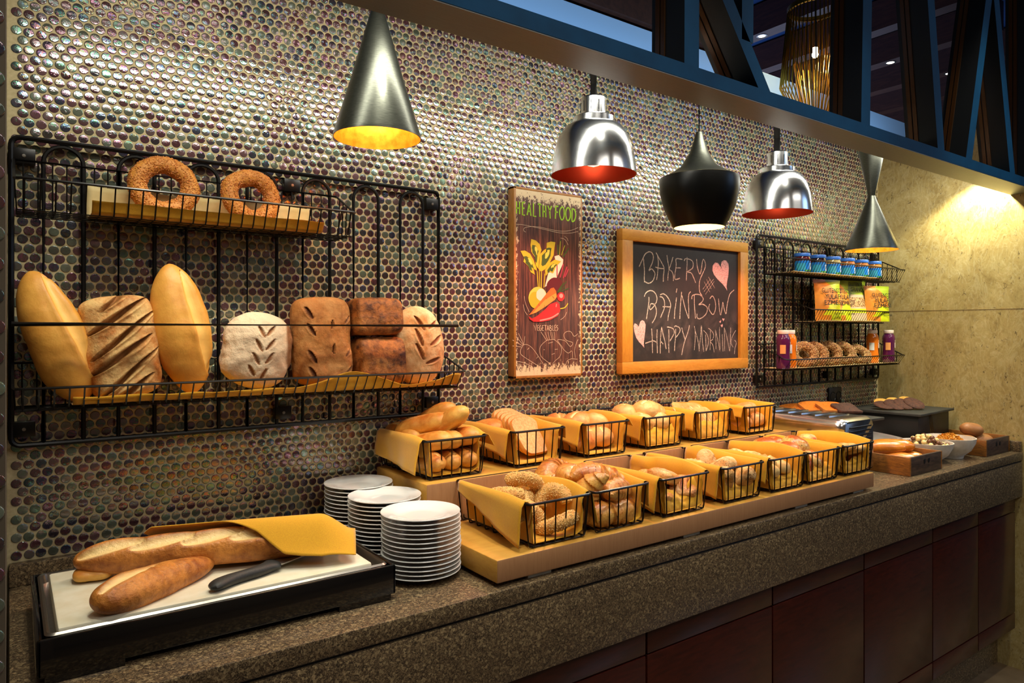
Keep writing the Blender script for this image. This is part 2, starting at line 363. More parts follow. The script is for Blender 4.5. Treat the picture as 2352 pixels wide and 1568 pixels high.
# room beyond the partition: bulkhead, timber ceiling, downlights
bulk = plain('pale_blue_plaster', lin(170, 200, 226), .8); bulk2 = plain('grey_plaster', lin(150, 152, 156), .8)
struct(MB().box(-3, 9, .52, .70, 2.60, 2.76).build('trim_1', bulk, smooth=False), 'pale blue painted bulkhead band beyond the tiled wall', 'trim')
struct(MB().box(-3, 9, .505, .70, 2.1, 2.60).build('trim_2', bulk2, smooth=False), 'grey lower band of the bulkhead beyond the tiled wall', 'trim')
ceil_m = plain('dark_blue_ceiling', lin(14, 60, 112), .8)
struct(MB().box(-3, 14, .5, 12, 4.3, 4.4).build('ceiling', ceil_m, smooth=False), 'dark blue ceiling of the room beyond', 'ceiling')
joist_m = wood('dark_timber', lin(78, 42, 28), lin(48, 24, 16), 4, (8, 1, 8), .5)
struct(MB().box(-3, 2.85, .5, .75, 2.78, 2.95).build('trim_3', joist_m, smooth=False), 'dark timber rail along the top of the bulkhead', 'trim')
area('ceiling_wash', (6.2, 4.0, 2.4), (6.2, 4.0, 5), 5, 4, 130, (.45, .60, .95), 170)
area('cove_light', (2.2, .25, 2.36), (2.2, .6, 2.72), 4.5, .05, 11, (.40, .66, 1.0), 170)
jm = MB().box(-.07, .07, .75, 11, 0, .26).build('ceiling_joist', joist_m, smooth=False)
for i in range(14):
    o = jm if i == 0 else dup(jm)
    o.location = (1.542+.78*i, 0, 4.02); tag(o, 'dark timber ceiling joist above the room beyond the screen', 'joist', 'timber ceiling joists')
# ---------------------------------------------------------------- blue screen beam with slanted posts
scr = thing('lattice_screen', 'blue steel screen beam with slanted posts crossing above the counter', 'screen', (0, 0, 2.0))
b_ = MB().box(-.30, XR-.002, -.645, -.545, -.034, 0).build('rail', beam_blue, scr, False)
u_ = MB().box(-.30, XR-.002, -.644, -.546, -.0365, -.0342).build('underside_plate', beam_under, scr, False); u_['label'] = 'bronze coloured brushed underside'
def post(xb, xt, zt, w=.05, zb=0):
    m = MB(); f = lambda z: xb+(xt-xb)*(z-zb)/(zt-zb)
    def quadbox(a0, a1, y0, y1):
        vs = [(f(z)+a, y, z) for z in (zb, zt) for a in (a0, a1) for y in (y0, y1)]
        return vs, [(0, 1, 3, 2), (4, 6, 7, 5), (0, 4, 5, 1), (2, 3, 7, 6), (0, 2, 6, 4), (1, 5, 7, 3)]
    m.add(*quadbox(0, w, -.645, -.547)); o = m.build('post', [beam_blue, post_dark], scr, False)
    for p in o.data.polygons: p.material_index = 0 if p.normal.y < -.9 else 1
    for y0, y1 in ((-.572, -.560), (-.588, -.576)):
        k = MB(); k.add(*quadbox(-.003, .001, y0, y1)); k.build('inlay_strip', strip_m, o, False)
for a in ((1.231, 1.240, 1.2), (1.506, .96, .70), (1.44, 1.45, 1.2, .045, .105), (1.997, 2.035, 1.2), (2.484, 2.30, 1.2), (2.70, 3.08, 1.35), (3.088, 2.80, 1.2), (.55, .56, 1.2), (3.33, 3.33, 1.2, .05)): post(*a)
# rail that carries the lamps, behind the beam
MBr = MB().box(-.1, XR-.002, -.308, -.292, 2.145, 2.17).build('lamp_rail', black_matte, smooth=False)
tag(MBr, 'black rail behind the blue beam carrying the hanging lamps', 'rail')
# ---------------------------------------------------------------- counter
wt = thing('worktop', 'long speckled brown granite worktop with deep front apron', 'worktop', (0, 0, .865))
MB().box(0.0, XR-.001, -.592, -.001, 0, .035, .004).build('slab', granite_m, wt)
MB().box(0.0, XR-.001, -.590, -.55, -.148, -.006, .002).build('apron', granite_m, wt)
MB().box(0.0, XR-.001, -.584, -.55, -.007, .002).build('shadow_gap', black_matte, wt, False)
struct(MB().box(0.0, XR-.025, -.026, -.0005, .9, .943, .003).build('trim_4', granite_m), 'low granite upstand along the tiled wall', 'trim')
struct(MB().box(XR-.025, XR-.0005, -.588, -.0005, .9, .943, .003).build('trim_5', granite_m), 'low granite upstand along the marble wall', 'trim')
pl = struct(MB().box(0.0, XR-.001, -.50, -.2, 0, .20).build('baseboard_front', granite_m, smooth=False), 'recessed granite plinth under the cabinets', 'plinth')
cx = [.22, .70, 1.187, 1.675, 2.155, 2.62, 3.0, 3.362]
pos = ['leftmost in view', 'second from the left', 'third from the left', 'middle of the row', 'third from the right end', 'second from the right end', 'last before the marble wall']
for i in range(7):
    a, b = cx[i]+.003, cx[i+1]-.003
    c = thing('base_cabinet', 'dark mahogany base cabinet under the granite apron, '+pos[i], 'cabinet', ((a+b)/2, -.3, .175), 'mahogany base cabinets')
    h = (b-a)/2
    MB().box(-h, h, -.25, .28, .005, .54).build('body', black_matte, c, False)
    MB().box(-h, h, -.272, -.25, .482, .541, .0015).build('drawer_front', cab_wood, c)
    MB().box(-h, h, -.272, -.25, .067, .478, .0015).build('door', cab_wood, c)
    MB().box(-h, h, -.272, -.25, 0, .063, .0015).build('bottom_panel', cab_wood, c)
# ---------------------------------------------------------------- tray, board, knife
CT = .90
tr = thing('serving_tray', 'glossy black carving tray with a steel insert at the front left of the counter', 'tray', (.308, -.345, CT))
m = MB(); L, Wd, H = .277, .165, .064
m.box(-L, L, -Wd, -Wd+.008, .010, H, .003); m.box(-L, L, Wd-.008, Wd, .010, H, .003); m.box(-L, -L+.008, -Wd, Wd, .010, H, .003); m.box(L-.008, L, -Wd, Wd, .010, H, .003)
m.box(-L+.004, L-.004, -Wd+.004, Wd-.004, .03, .036)
m.build('box', tray_black, tr)
for sx in (-1, 1):
    for sy in (-1, 1): MB().box(sx*(L-.06)-.05, sx*(L-.06)+.05, sy*(Wd-.012)-.011, sy*(Wd-.012)+.011, 0, .012).build('foot', tray_black, tr)
m = MB()   # steel gutter: rounded rim with a sunk channel
prof = [(.010, .064), (.013, .067), (.016, .066), (.019, .052), (.034, .052), (.037, .060)]
def rect(d, z, n=6, r=.012):
    pts = []; X, Y = L-d, Wd-d
    for cx_, cy_, a0 in ((X-r, Y-r, 0), (-X+r, Y-r, 90), (-X+r, -Y+r, 180), (X-r, -Y+r, 270)):
        for k in range(n+1):
            w = R(a0+90*k/n); pts.append((cx_+r*math.cos(w), cy_+r*math.sin(w), z))
    return pts
rr = [rect(d, z) for d, z in prof]; n = len(rr[0])
m.add([p for q in rr for p in q], [(i*n+k, i*n+(k+1) % n, (i+1)*n+(k+1) % n, (i+1)*n+k) for i in range(len(rr)-1) for k in range(n)])
m.build('steel_insert', steel, tr)
bd = MB().box(-.243, .243, -.149, .128, 0, .022, .004).build('cutting_board', white_plastic, loc=(.300, -.348, CT+.0505))
tag(bd, 'white plastic cutting board lying in the black carving tray', 'cutting board')
BZ = CT+.073
kn = thing('bread_knife', 'bread knife with black grip lying on the white board half under the ochre napkin', 'knife', (.335, -.455, BZ), rz=R(25.5))
def kf(u, v):
    x = -.078+.142*u; w = 2*PI*v
    rw = (.0135+.003*math.cos(u*6.3)+.0075*math.exp(-((u-.93)/.07)**2))*(1-abs(2*u-1)**8)**.5
    rh = .0095*(1-abs(2*u-1)**6)**.5; yc = .004*math.sin(u*7)
    return (x, yc+rw*math.cos(w), .0098+rh*math.sin(w))
MB().grid(kf, 30, 16, cv=True).build('handle', plain('black_rubber_grip', lin(44, 44, 42), .55, 0, 300, lin(30, 30, 30), .2, .0005), kn)
m = MB(); bl = [(.058, .013), (.19, .013), (.232, -.002), (.215, -.013), (.058, -.013)]
m.add([(x, y, z) for z in (.0085, .0105) for x, y in bl], [(0, 1, 2, 3, 4), (9, 8, 7, 6, 5)]+[(i, (i+1) % 5, 5+(i+1) % 5, 5+i) for i in range(5)])
m.build('blade', plain('satin_blade', lin(190, 184, 172), .4, .6), kn, False)
# ---------------------------------------------------------------- bread builders (X long, Z up/out)
def loaf(name, L, Wd, H, mat, p=2.6, q=2.0, flat=.5, scores=(), nu=60, nv=36, seed=1, amp=.04, bend=0, sdepth=.06, flatend=0, parent=None, tip=0, ns=9, box=2.0, egg=0):
    m = MB(); sc = []
    def fn(u, v):
        t = -1+2*u; t = max(-.9995, min(.9995, t))
        r = (1-abs(t)**p)**(1/q); r *= (1-tip*abs(t))*(1-egg*t)
        w = 2*PI*v; cw, sw = math.cos(w), math.sin(w)
        e = (abs(cw)**box+abs(sw)**box)**(-1/box); cw *= e; sw *= e
        y = Wd/2*r*cw; z = H/2*r*sw
        x = L/2*t
        if z < -flat*H/2: z = -flat*H/2+(z+flat*H/2)*.18
        d = amp*(nz(x/L, y/L, z/L, 3.2, seed)+.45*nz(x/L, y/L, z/L, ns, seed+3))*H
        s = 0; sd_ = 0
        if sw > -.1:
            for sq in scores:
                sx, sy, ang, ln, wd = sq[:5]; dm = sq[5] if len(sq) > 5 else 1
                dx, dy = x-sx*L/2, y-sy*Wd/2; ca, sa = math.cos(R(ang)), math.sin(R(ang))
                a, b = dx*ca+dy*sa, -dx*sa+dy*ca
                k = 1-(a/(ln*L/2))**2
                if k > 0:
                    hw = wd*L*math.sqrt(k); g = max(0, 1-(b/hw)**2) if hw else 0
                    g = g*g*(3-2*g); s = max(s, min(1, g*1.3)); sd_ = max(sd_, g*dm); edge = math.exp(-((abs(b)-hw*1.15)/(hw*.5+1e-6))**2); d += edge*sdepth*.35*H*k*dm
        d -= sd_*sdepth*H
        sc.append(s); rr = math.hypot(y, z)+1e-6
        y += d*y/rr; z += d*z/rr
        if bend: a = x*bend; y += (1-math.cos(a))/bend if abs(bend) > 1e-6 else 0
        return (x, y, z)
    m.grid(fn, nu, nv, cv=True)
    o = len(m.v); m.f += [tuple(range(nv))[::-1], tuple((nu-1)*nv+k for k in range(nv))]; m.m += [0, 0]
    m.att['score'] = sc
    return m.build(name, mat, parent, sharp=75)
def ring(name, rx, rz, r, mat, seed=1, nu=64, nv=18, amp=.12, seeds=0, smat=None, ssz=.0022, arc=1.0, a0=0, caps=None, irr=.06):
    """ring or ring segment lying in local XY"""
    m = MB(); full = arc >= 1
    def P(u, v, k=1.0):
        a = a0+2*PI*arc*u; w = 2*PI*v; c, s = math.cos(a), math.sin(a)
        rr = r*(1+amp*nz(c, s, 0, 1.6, seed)+.5*amp*nz(c, s, math.cos(w), 4, seed))*k
        ir = 1+irr*nz(c, s, 0, 1.1, seed+9)
        d = rr*math.cos(w); return Vector((c*(rx*ir+d), s*(rz*ir+d), rr*math.sin(w)*.92))
    m.grid(lambda u, v: P(u, v), nu, nv, cu=full, cv=True)
    o = m.build(name, mat, sharp=80)
    if not full:
        e = MB()
        for u in (0.0, 1.0):
            ps = [P(u, k/nv, 1.0) for k in range(nv)]; c = sum(ps, Vector())/nv; tng = P(u+(.01 if u else -.01), 0)-P(u, 0)
            dv = Vector((-math.sin(a0+2*PI*arc*u), math.cos(a0+2*PI*arc*u), 0))*(.0008 if u else -.0008)
            e.add([p+dv for p in ps]+[c+dv*3], [(k, (k+1) % nv, nv) for k in range(nv)])
        e.build('cut_face', caps or crumb_m, o)['label'] = 'white cut face'
    if seeds:
        rng = random.Random(seed); q = MB()
        for _ in range(seeds):
            u = rng.random(); v = rng.random(); p = P(u, v); n_ = (P(u, v, 1.2)-p).normalized(); p = P(u, v, 1.0)+n_*ssz*.15
            a, b = frame_of(n_); th = rng.random()*PI; ax = a*math.cos(th)+b*math.sin(th); bx = ax.cross(n_); k = ssz*(.7+.6*rng.random())
            q.add([p+ax*k, p+bx*k*.5, p-ax*k, p-bx*k*.5, p+n_*k*.5, p-n_*k*.3], [(0, 1, 4), (1, 2, 4), (2, 3, 4), (3, 0, 4), (1, 0, 5), (2, 1, 5), (3, 2, 5), (0, 3, 5)])
        s_ = q.build('seed_coating', smat, o, False); s_['kind'] = 'stuff'
    return o
def croissant(name, L=.15, r=.026, bend=2.0, seed=1):
    m = MB(); k = L/bend; sc = []
    def fn(u, v):
        t = -1+2*u; a = t*bend/2; w = 2*PI*v
        seg = abs(t)*4.2+.35*math.sin(w+.8); st = (seg % 1); rr = r*max(.05, (1-abs(t)**1.7))**.62*(1+.20*(1-st)-.08); sc.append(max(0, 1-st*5)*.8 if abs(t) < .92 else 0)
        if u in (0, 1): rr = r*.14
        rr *= 1+.07*nz(t*2, math.cos(w), math.sin(w), 1.5, seed)
        d = rr*math.cos(w); return ((k+d)*math.sin(a), (k+d)*math.cos(a)-k, rr*math.sin(w)*.95)
    m.grid(fn, 90, 24, cv=True); m.att['score'] = sc; m.f += [tuple(range(24))[::-1], tuple(89*24+j for j in range(24))]; m.m += [0, 0]
    return m.build(name, crust_cr, sharp=50)
def slice_(name, w, h, t, crumb, crust, seed=1, wavy=0):
    """bread slice: X width, Y height (domed top), Z thickness"""
    n = 40; ol = []
    for k in range(n):
        a = 2*PI*k/n; c, s = math.cos(a), math.sin(a); e = .42
        x = w/2*math.copysign(abs(c)**e, c); y = h/2*math.copysign(abs(s)**e, s)
        if y > h*.25: y += h*.07*math.cos(x/w*PI)
        ol.append((x*(1+.02*nz(c, s, 0, 2, seed)), y))
    f = lambda x, y: wavy*math.sin(x/w*5+seed)*math.cos(y/h*3)
    m = MB(); vs = [(x*k, y*k, z+f(x*k, y*k)) for z, k in ((t/2, .97), (t/2, .5), (-t/2, .97), (-t/2, .5)) for x, y in ol]+[(0, 0, t/2+f(0, 0)), (0, 0, -t/2+f(0, 0))]
    fs = []
    for k in range(n):
        j = (k+1) % n; fs += [(k, j, n+j, n+k), (n+k, n+j, 4*n), (2*n+j, 2*n+k, 3*n+k, 3*n+j), (3*n+j, 3*n+k, 4*n+1)]
    m.add(vs, fs); o = m.build(name, crumb, sharp=50)
    m = MB(); vs = [(x*k, y*k, z+f(x*k, y*k)) for k, z in ((.965, t/2), (1.0, t*.3), (1.0, -t*.3), (.965, -t/2)) for x, y in ol]
    m.add(vs, [(i*n+k, i*n+(k+1) % n, (i+1)*n+(k+1) % n, (i+1)*n+k) for i in range(3) for k in range(n)])
    m.build('crust', crust, o, sharp=60); return o
def put(o, loc, rot=(0, 0, 0)):
    o.location = loc; o.rotation_euler = tuple(R(a) for a in rot); return o
# baguettes on the board
bz = BZ+.021
o = loaf('baguette', .435, .064, .058, crust_baguette, 5, 2.2, .7, [(-.72+.37*i, .10, 11, .24, .036) for i in range(5)], 150, 60, 3, .05, sdepth=.13)
axis_place(o, (.090, -.290, BZ+.034), (.500, -.425, BZ+.040), (-.15, -.55, .8)); tag(o, 'long baguette lying across the other one, its right end under the ochre napkin', 'baguette')
o = loaf('baguette', .228, .066, .054, crust_baguette, 3.4, 2.2, .8, [(-.45, .15, 8, .5, .05)], 80, 44, 8, .06, sdepth=.12, tip=.10, egg=.20)
axis_place(o, (.102, -.494, BZ+.0225), (.292, -.374, BZ+.016), (0, -.2, 1)); tag(o, 'shorter baguette end sticking out at the front of the cutting board', 'baguette')
o = loaf('bread_slice_end', .062, .05, .024, crust_gold, 4, 2, .8, (), 26, 20, 4, .05); put(o, (.118, -.300, BZ+.011), (0, 0, -15)); tag(o, 'small yellow bread end tucked under the left tip of the long baguette', 'bread')
# ochre napkin thrown over the baguette
NB = [(0, .195, -.300), (.25, .29, -.268), (.5, .40, -.240), (.7, .48, -.235), (.85, .535, -.270), (1, .582, -.324)]
NF = [(0, .205, -.318), (.25, .300, -.352), (.5, .362, -.405), (.66, .398, -.446), (.84, .456, -.474), (1, .516, -.486)]
def along(T, u):
    for a, b in zip(T, T[1:]):
        if u <= b[0]: k = (u-a[0])/(b[0]-a[0]); return a[1]+(b[1]-a[1])*k, a[2]+(b[2]-a[2])*k
    return T[-1][1:]
def nap(u, v):
    a = along(NB, u); b = along(NF, u); x = a[0]+(b[0]-a[0])*v; y = a[1]+(b[1]-a[1])*v
    ax, ay = .090, -.290; dx, dy = .410, -.135; L = math.hypot(dx, dy); dx /= L; dy /= L
    t = (x-ax)*dx+(y-ay)*dy; d = -(x-ax)*dy+(y-ay)*dx; e = max(0, t-(L-.03))/.065
    ridge = math.exp(-(d/.044)**2*.8)*math.exp(-e*e)
    z = BZ+.004+.078*ridge+(1-ridge)*(.006*abs(nz(u*3, v*2.4, 0, 1.5, 4))+.016*math.exp(-((v-.5)/.3)**2)*max(0, u-.55)*2+.004*math.sin(v*8+u*5)*u)
    if u > .9: z += (u-.9)*.10*(1-v)*v*4*.6
    return (x, y, max(z, BZ+.003))
o = MB().grid(nap, 70, 60).build('napkin', napkin_m, thick=.0016, sharp=80); tag(o, 'ochre cloth napkin thrown over the right end of the baguettes', 'napkin')
# ---------------------------------------------------------------- plates
prof = [(0, .0035), (.030, .0035), (.046, .0042), (.056, .0085), (.074, .0118), (.0802, .0140), (.0812, .0152), (.0806, .0163), (.074, .0148), (.056, .0115), (.047, .0068), (.030, .0062), (0, .0062)]
prof2 = [(.032, 0), (.036, 0), (.0385, .0035)]
pm = MB().lathe(prof, n=56); pm.lathe(prof2, n=56)
plate = pm.build('dessert_plate', ceramic, sharp=60)
ordn = ['topmost', 'second from the top', 'third from the top', 'fourth from the top', 'fifth from the top', 'sixth from the top', 'seventh from the top', 'eighth from the top', 'ninth from the top', 'tenth from the top', 'eleventh from the top', 'twelfth from the top', 'thirteenth from the top', 'fourteenth from the top', 'fifteenth from the top', 'bottom plate']
first = True
for (x, y, n, name, dz) in ((.684, -.424, 14, 'front', .0089), (.682, -.258, 14, 'middle', .0090), (.684, -.112, 14, 'rear', .0092)):
    for k in range(n):
        p = plate if first else plate.copy()
        if not first: COL.objects.link(p)
        first = False; rj = random.Random(k*7+int(-y*1000)); p.location = (x+rj.uniform(-.0012, .0012), y+rj.uniform(-.0012, .0012), CT+.0005+k*dz)
        tag(p, 'white plate, %s in the %s stack of plates' % ('bottom' if k == 0 else ordn[n-1-k], name), 'plate', '%s stack of white plates' % name)
# ---------------------------------------------------------------- wooden risers
def riser(name, label, x0, x1, y0, y1, z0, z1):
    o = MB().box(x0, x1, y0, y1, z0, z1, .004).build(name, [riser_wood, riser_face])
    for p in o.data.polygons: p.material_index = 1 if abs(p.normal.y) > .8 else 0
    return tag(o, label, 'riser')
r1 = riser('display_riser', 'low maple display step carrying the front row of baskets', .765, 2.20, -.580, -.298, .909, .955)
fm = 0
for x in (.88, 1.35, 1.82, 2.13):
    for y in (-.555, -.32): MB().box(x-.03, x+.03, y-.012, y+.012, .900, .9092).build('foot_pad', white_plastic, r1, False)
riser('display_riser', 'taller maple display step carrying the back row of baskets', .767, 2.20, -.296, -.030, .9, 1.05)
# ---------------------------------------------------------------- wire baskets
def rrect(hx, y0, y1, z, r=.012, n=4):
    pts = []
    for cx_, cy_, a0 in ((hx-r, y1-r, 0), (-hx+r, y1-r, 90), (-hx+r, y0+r, 180), (hx-r, y0+r, 270)):
        for k in range(n+1):
            w = R(a0+90*k/n); pts.append((cx_+r*math.cos(w), cy_+r*math.sin(w), z))
    return pts
def basket(L):
    """open wire basket, local origin under the middle of its floor"""
    h, wt_, wb_ = .092, .086, .077; y0, y1 = -L/2, L/2
    root = thing('wire_basket', 'x', 'basket')
    MB().tube(rrect(wt_, y0, y1, h), .0029, 8, True).build('rim', wire_m, root)
    m = MB()
    for k in range(9):
        y = y0+.012+(L-.024)*k/8; e = .007
        m.tube([(-wt_, y, h), (-wb_, y, e+.004), (-wb_+.003, y, .003), (-wb_+e, y, .002), (wb_-e, y, .002), (wb_-.003, y, .003), (wb_, y, e+.004), (wt_, y, h)], .0017, 5)
    for k in range(6):
        x = -.066+.132*k/5; e = .007
        m.tube([(x*1.1, y0, h), (x, y0+.004, e+.006), (x, y0+.006, .0055), (x, y0+.014, .0045), (x, y1-.014, .0045), (x, y1-.006, .0055), (x, y1-.004, e+.006), (x*1.1, y1, h)], .0017, 5)
    m.build('wire_grid', wire_m, root); return root
bF = basket(.283); bB = basket(.262)
def liner(L, ol, orr, flap, seed, front=.0):
    """cloth lining: overhang lengths (front, back) on the left ol and right orr, front flap height"""
    h, wt_, wb_ = .092, .0835, .0735; y0, y1 = -L/2+.010+front, L/2-.022
    prof = []
    def seg(a, b, n, tg):
        for i in range(n): k = i/n; prof.append((a[0]+(b[0]-a[0])*k, a[1]+(b[1]-a[1])*k, tg, k))
    seg((-1, 0), (-1, 0), 10, 'L'); seg((-wt_-.004, h+.0045), (-wt_+.006, h+.003), 3, 'r')
    seg((-wt_+.008, h-.004), (-wb_+.004, .016), 9, 'i'); seg((-wb_+.008, .0085), (wb_-.008, .0085), 8, 'b'); seg((wb_-.004, .016), (wt_-.008, h-.004), 9, 'i')
    seg((wt_-.006, h+.003), (wt_+.004, h+.0045), 3, 'r'); seg((1, 0), (1, 0), 10, 'R')
    n = len(prof); nt = 30
    def fn(u, v):
        i = min(n-1, int(round(u*(n-1)))); a, b, tg, k = prof[i]; y = y0+(y1-y0)*v
        w = nz(u*4, v*3, 0, 1.8, seed)
        if tg in 'LR':
            ln = (ol if tg == 'L' else orr); l = ln[0]*(1-v)+ln[1]*v; l = max(l, .003)
            k = 1-k if tg == 'L' else k+.1
            s = -1 if tg == 'L' else 1; flare = .006+.010*k+.006*math.sin(v*5+seed)*k+.004*w*k
            return (s*(wt_+.0045+flare*min(1, l/.03)), y-.006*k*math.sin(seed), h+.003-l*k)
        if tg == 'i':
            inw = .007*abs(nz(u*9, v*5, 0, 1.4, seed))+.004*abs(math.sin(v*9+seed))*(b/.09)+.0015; return (a+(inw if a < 0 else -inw), y, b)
        if tg == 'r':
            return (a, y, b+.0012*w+(.015 if a > 0 else .005)*(1-abs(2*v-1)**3)*(.6+.4*math.sin(v*4+seed)))
        return (a, y, b+.0012*abs(w))
    m = MB(); m.grid(fn, n, nt)
    if flap > 0:
        def ff(u, v):
            x = -wb_+.006+(2*wb_-.012)*u; top = flap*(1+.35*nz(u*3, seed, 0, 1.3, seed)-.25*math.sin(u*PI))
            z = .0085+top*v; fold = .004*math.sin(u*13+seed)*v+.005*nz(u*5, v*3, 0, 1.4, seed+2)
            return (x*(1+.10*v), y0+.004+abs(fold)+.022*v*v, z)
        m.grid(ff, 28, 12)
    return m.build('napkin_liner', napkin_m, thick=.0012, sharp=80)
rows = [('front', 'first', bF, .283, -.432, .955), ('back', 'first', bB, .262, -.146, 1.05)]
od = ['leftmost', 'second from the left', 'third from the left', 'fourth from the left', 'fifth from the left', 'sixth from the left', 'rightmost']
Fx = [.932, 1.110, 1.326, 1.552, 1.757, 1.935, 2.130]; Bx = [.860, 1.108, 1.348, 1.584, 1.816, 2.060]
fd = ['cut sesame rings', 'croissants', 'fruit puff pastries', 'seeded half rolls', 'small cheese rolls', 'glazed seeded buns', 'flat pastry fingers']
bd_ = ['small baguettes', 'toast slices', 'soft pink-lit buns', 'poppy seed rolls', 'pale flatbread pieces', 'short bread rolls']
# left overhang (front, back), right overhang (front, back), flap
Lf = [((.088, .018), (.075, .004), .0), None, ((.078, .010), (.004, .004), .058), ((.080, .012), (.004, .004), .052), ((.066, .008), (.030, .02), .040), ((.034, .004), (.055, .010), .040), ((.074, .006), (.006, .006), .040)]
Lb = [((.078, .062), (.030, .014), .008), ((.070, .024), (.034, .014), .004), ((.060, .03), (.02, .01), .004), ((.070, .02), (.056, .03), .056), ((.058, .022), (.040, .02), .056), ((.036, .02), (.006, .006), .004)]
Ltxt = 'ochre napkin lining the %s basket of %s in the %s row'
def place_rows(xs, b0, L, yc, zc, what, lin_, row):
    bs = []
    for i, x in enumerate(xs):
        b = b0 if i == 0 else dup(b0)
        b.location = (x, yc, zc+.0015); b.rotation_euler = (0, 0, R([0, .8, -.6, .5, -.8, .3, -.5][i]))
        tag(b, 'black wire basket of %s, %s in the %s row' % (what[i], od[i] if i < len(xs)-1 else 'rightmost', row), 'basket', '%s row of wire baskets' % row)
        if lin_[i]:
            a, c, f = lin_[i]; l = liner(L, a, c, f, i*3+(1 if row == 'front' else 20)); l.location = (x, yc, zc+.0015)
            tag(l, 'ochre napkin lining the basket of %s in the %s row' % (what[i], row), 'napkin', 'napkins lining the %s row baskets' % row)
        bs.append((x, yc, zc+.0015))
    return bs
FB = place_rows(Fx, bF, .283, -.432, .955, fd, Lf, 'front'); BB = place_rows(Bx, bB, .262, -.146, 1.05, bd_, Lb, 'back')
# napkin only over the right side of the croissant basket
l = liner(.283, (.003, .003), (.062, .008), 0, 5); l.location = FB[1]
bm = bmesh.new(); bm.from_mesh(l.data); bmesh.ops.delete(bm, geom=[v for v in bm.verts if v.co.x < .03], context='VERTS'); bm.to_mesh(l.data); bm.free()
tag(l, 'ochre napkin hung over the right side of the croissant basket', 'napkin', 'napkins lining the front row baskets')
def fill(base, proto, items, lab, cat, group, zs=1.0):
    """items: (x, y, z, rx, ry, rz, where)"""
    for i, it in enumerate(items):
        pr = proto[i % len(proto)] if isinstance(proto, list) else proto
        o = pr if not pr.get('used') else dup(pr)
        pr['used'] = 1
        put(o, (base[0]+it[0], base[1]+it[1], base[2]+(it[2] if it[2] < .05 else .05+(it[2]-.05)*zs)), it[3:6])
        if len(it) > 7: o.scale = (it[7],)*3
        tag(o, lab % it[6], cat, group)
# F1 cut sesame ring pieces
sg = [ring('sesame_ring_piece', .034, .034, .0165, simit_pale, 11+k, 26, 16, .10, 700, sesame_pale, .0021, .42+.05*k, .3) for k in range(2)]
fill(FB[0], sg, [(-.03, -.085, .03, 60, 10, 20, 'standing at the front left'), (.025, -.095, .028, 15, 20, 150, 'low at the front right'), (.0, -.055, .062, 20, -10, 60, 'in the middle of the pile'), (.045, -.06, .055, 70, 0, -50, 'leaning on the right side'), (-.035, -.015, .080, 15, 10, 100, 'at the top left of the pile'), (.008, .005, .092, 40, -15, 160, 'topmost, towards the back'), (.04, -.01, .05, 10, 0, 10, 'at the back right')], 'cut sesame ring piece %s in the leftmost front basket', 'bread', 'sesame ring pieces')
# F2 croissants
cr = [croissant('croissant', .15, .029, 2.1, 1), croissant('croissant', .135, .031, 1.5, 5)]
fill(FB[1], cr, [(-.03, -.105, .032, 0, 0, 170, 'low at the front left corner'), (.035, -.10, .03, 5, 5, 200, 'low at the front right corner'), (.0, -.045, .05, 10, 0, 90, 'buried in the middle'), (.03, -.085, .072, 20, 10, 20, 'second layer at the front right'), (-.045, -.07, .072, 30, 60, 80, 'standing at the front left'), (-.012, -.06, .105, 50, 20, -20, 'on top of the front of the pile'), (.035, -.045, .095, 40, -20, 150, 'on top at the right'), (-.035, .0, .098, 10, 15, 30, 'darker one on top in the middle'), (-.05, .06, .098, 10, -15, 35, 'on top towards the back'), (.01, .05, .07, 0, 0, 10, 'at the back'), (-.04, .075, .055, 0, 0, 60, 'at the back left'), (-.085+.01, .02, .075, 60, 0, 90, 'upright at the left rim')], 'golden croissant %s of the second front basket', 'croissant', 'croissants')
# F3 puff pastries: slitted rectangular turnovers
pu = loaf('puff_pastry', .11, .07, .034, pastry_m, 7, 2.5, .8, [(-.6+.3*i, 0, 80, .46, .04) for i in range(5)], 100, 52, 6, .08, sdepth=.22, box=3)
fill(FB[2], pu, [(-.02, -.08, .035, 10, 10, 20, 'low at the front left'), (.03, -.075, .05, 35, 0, -40, 'leaning at the front right'), (-.03, -.05, .066, 15, 0, 50, 'in the middle left'), (.01, -.06, .088, 10, 15, 25, 'topmost, with dark slits'), (-.03, .02, .06, 0, 0, 10, 'at the back'), (.035, -.01, .06, 20, 0, 80, 'at the right side')], 'slitted puff pastry %s in the third front basket', 'pastry', 'puff pastries', .62)
# F4 seeded half rolls
sr = loaf('seeded_roll', .105, .062, .05, seedroll_m, 3, 2, .7, [(0, 0, 10, .7, .06)], 56, 44, 7, .05)
fill(FB[3], sr, [(-.035, -.095, .045, 0, 50, 60, 'at the front left'), (.03, -.10, .042, 20, 40, 100, 'at the front middle'), (.0, -.06, .075, 10, 35, 120, 'behind the front pair'), (-.03, -.01, .075, 0, 0, 20, 'at the back left'), (.02, .0, .10, 70, 10, 30, 'topmost, standing on edge with dark poppy seeds'), (.03, .05, .05, 0, 0, 80, 'at the back right')], 'seeded roll %s of the fourth front basket', 'bread roll', 'seeded rolls', .65)
# F5 cheese rolls
cz = loaf('cheese_roll', .082, .062, .046, roll_pale, 3, 2, .7, [(0, 0, 15, .8, .08)], 56, 44, 9, .06, sdepth=.1)
fill(FB[4], cz, [(-.03, -.085, .046, 0, 15, 60, 'low at the front left'), (.03, -.085, .05, 0, 20, 20, 'low at the front right'), (.0, -.065, .078, 5, 15, 30, 'on top at the front'), (-.03, -.01, .08, 0, 0, 50, 'on top in the middle left'), (.02, .0, .075, 0, 0, 100, 'in the middle right'), (-.02, .05, .078, 0, 0, 30, 'at the back left'), (.03, .06, .07, 0, 0, 70, 'at the back right')], 'small pale cheese roll %s of the fifth front basket', 'bread roll', 'cheese rolls', .5)
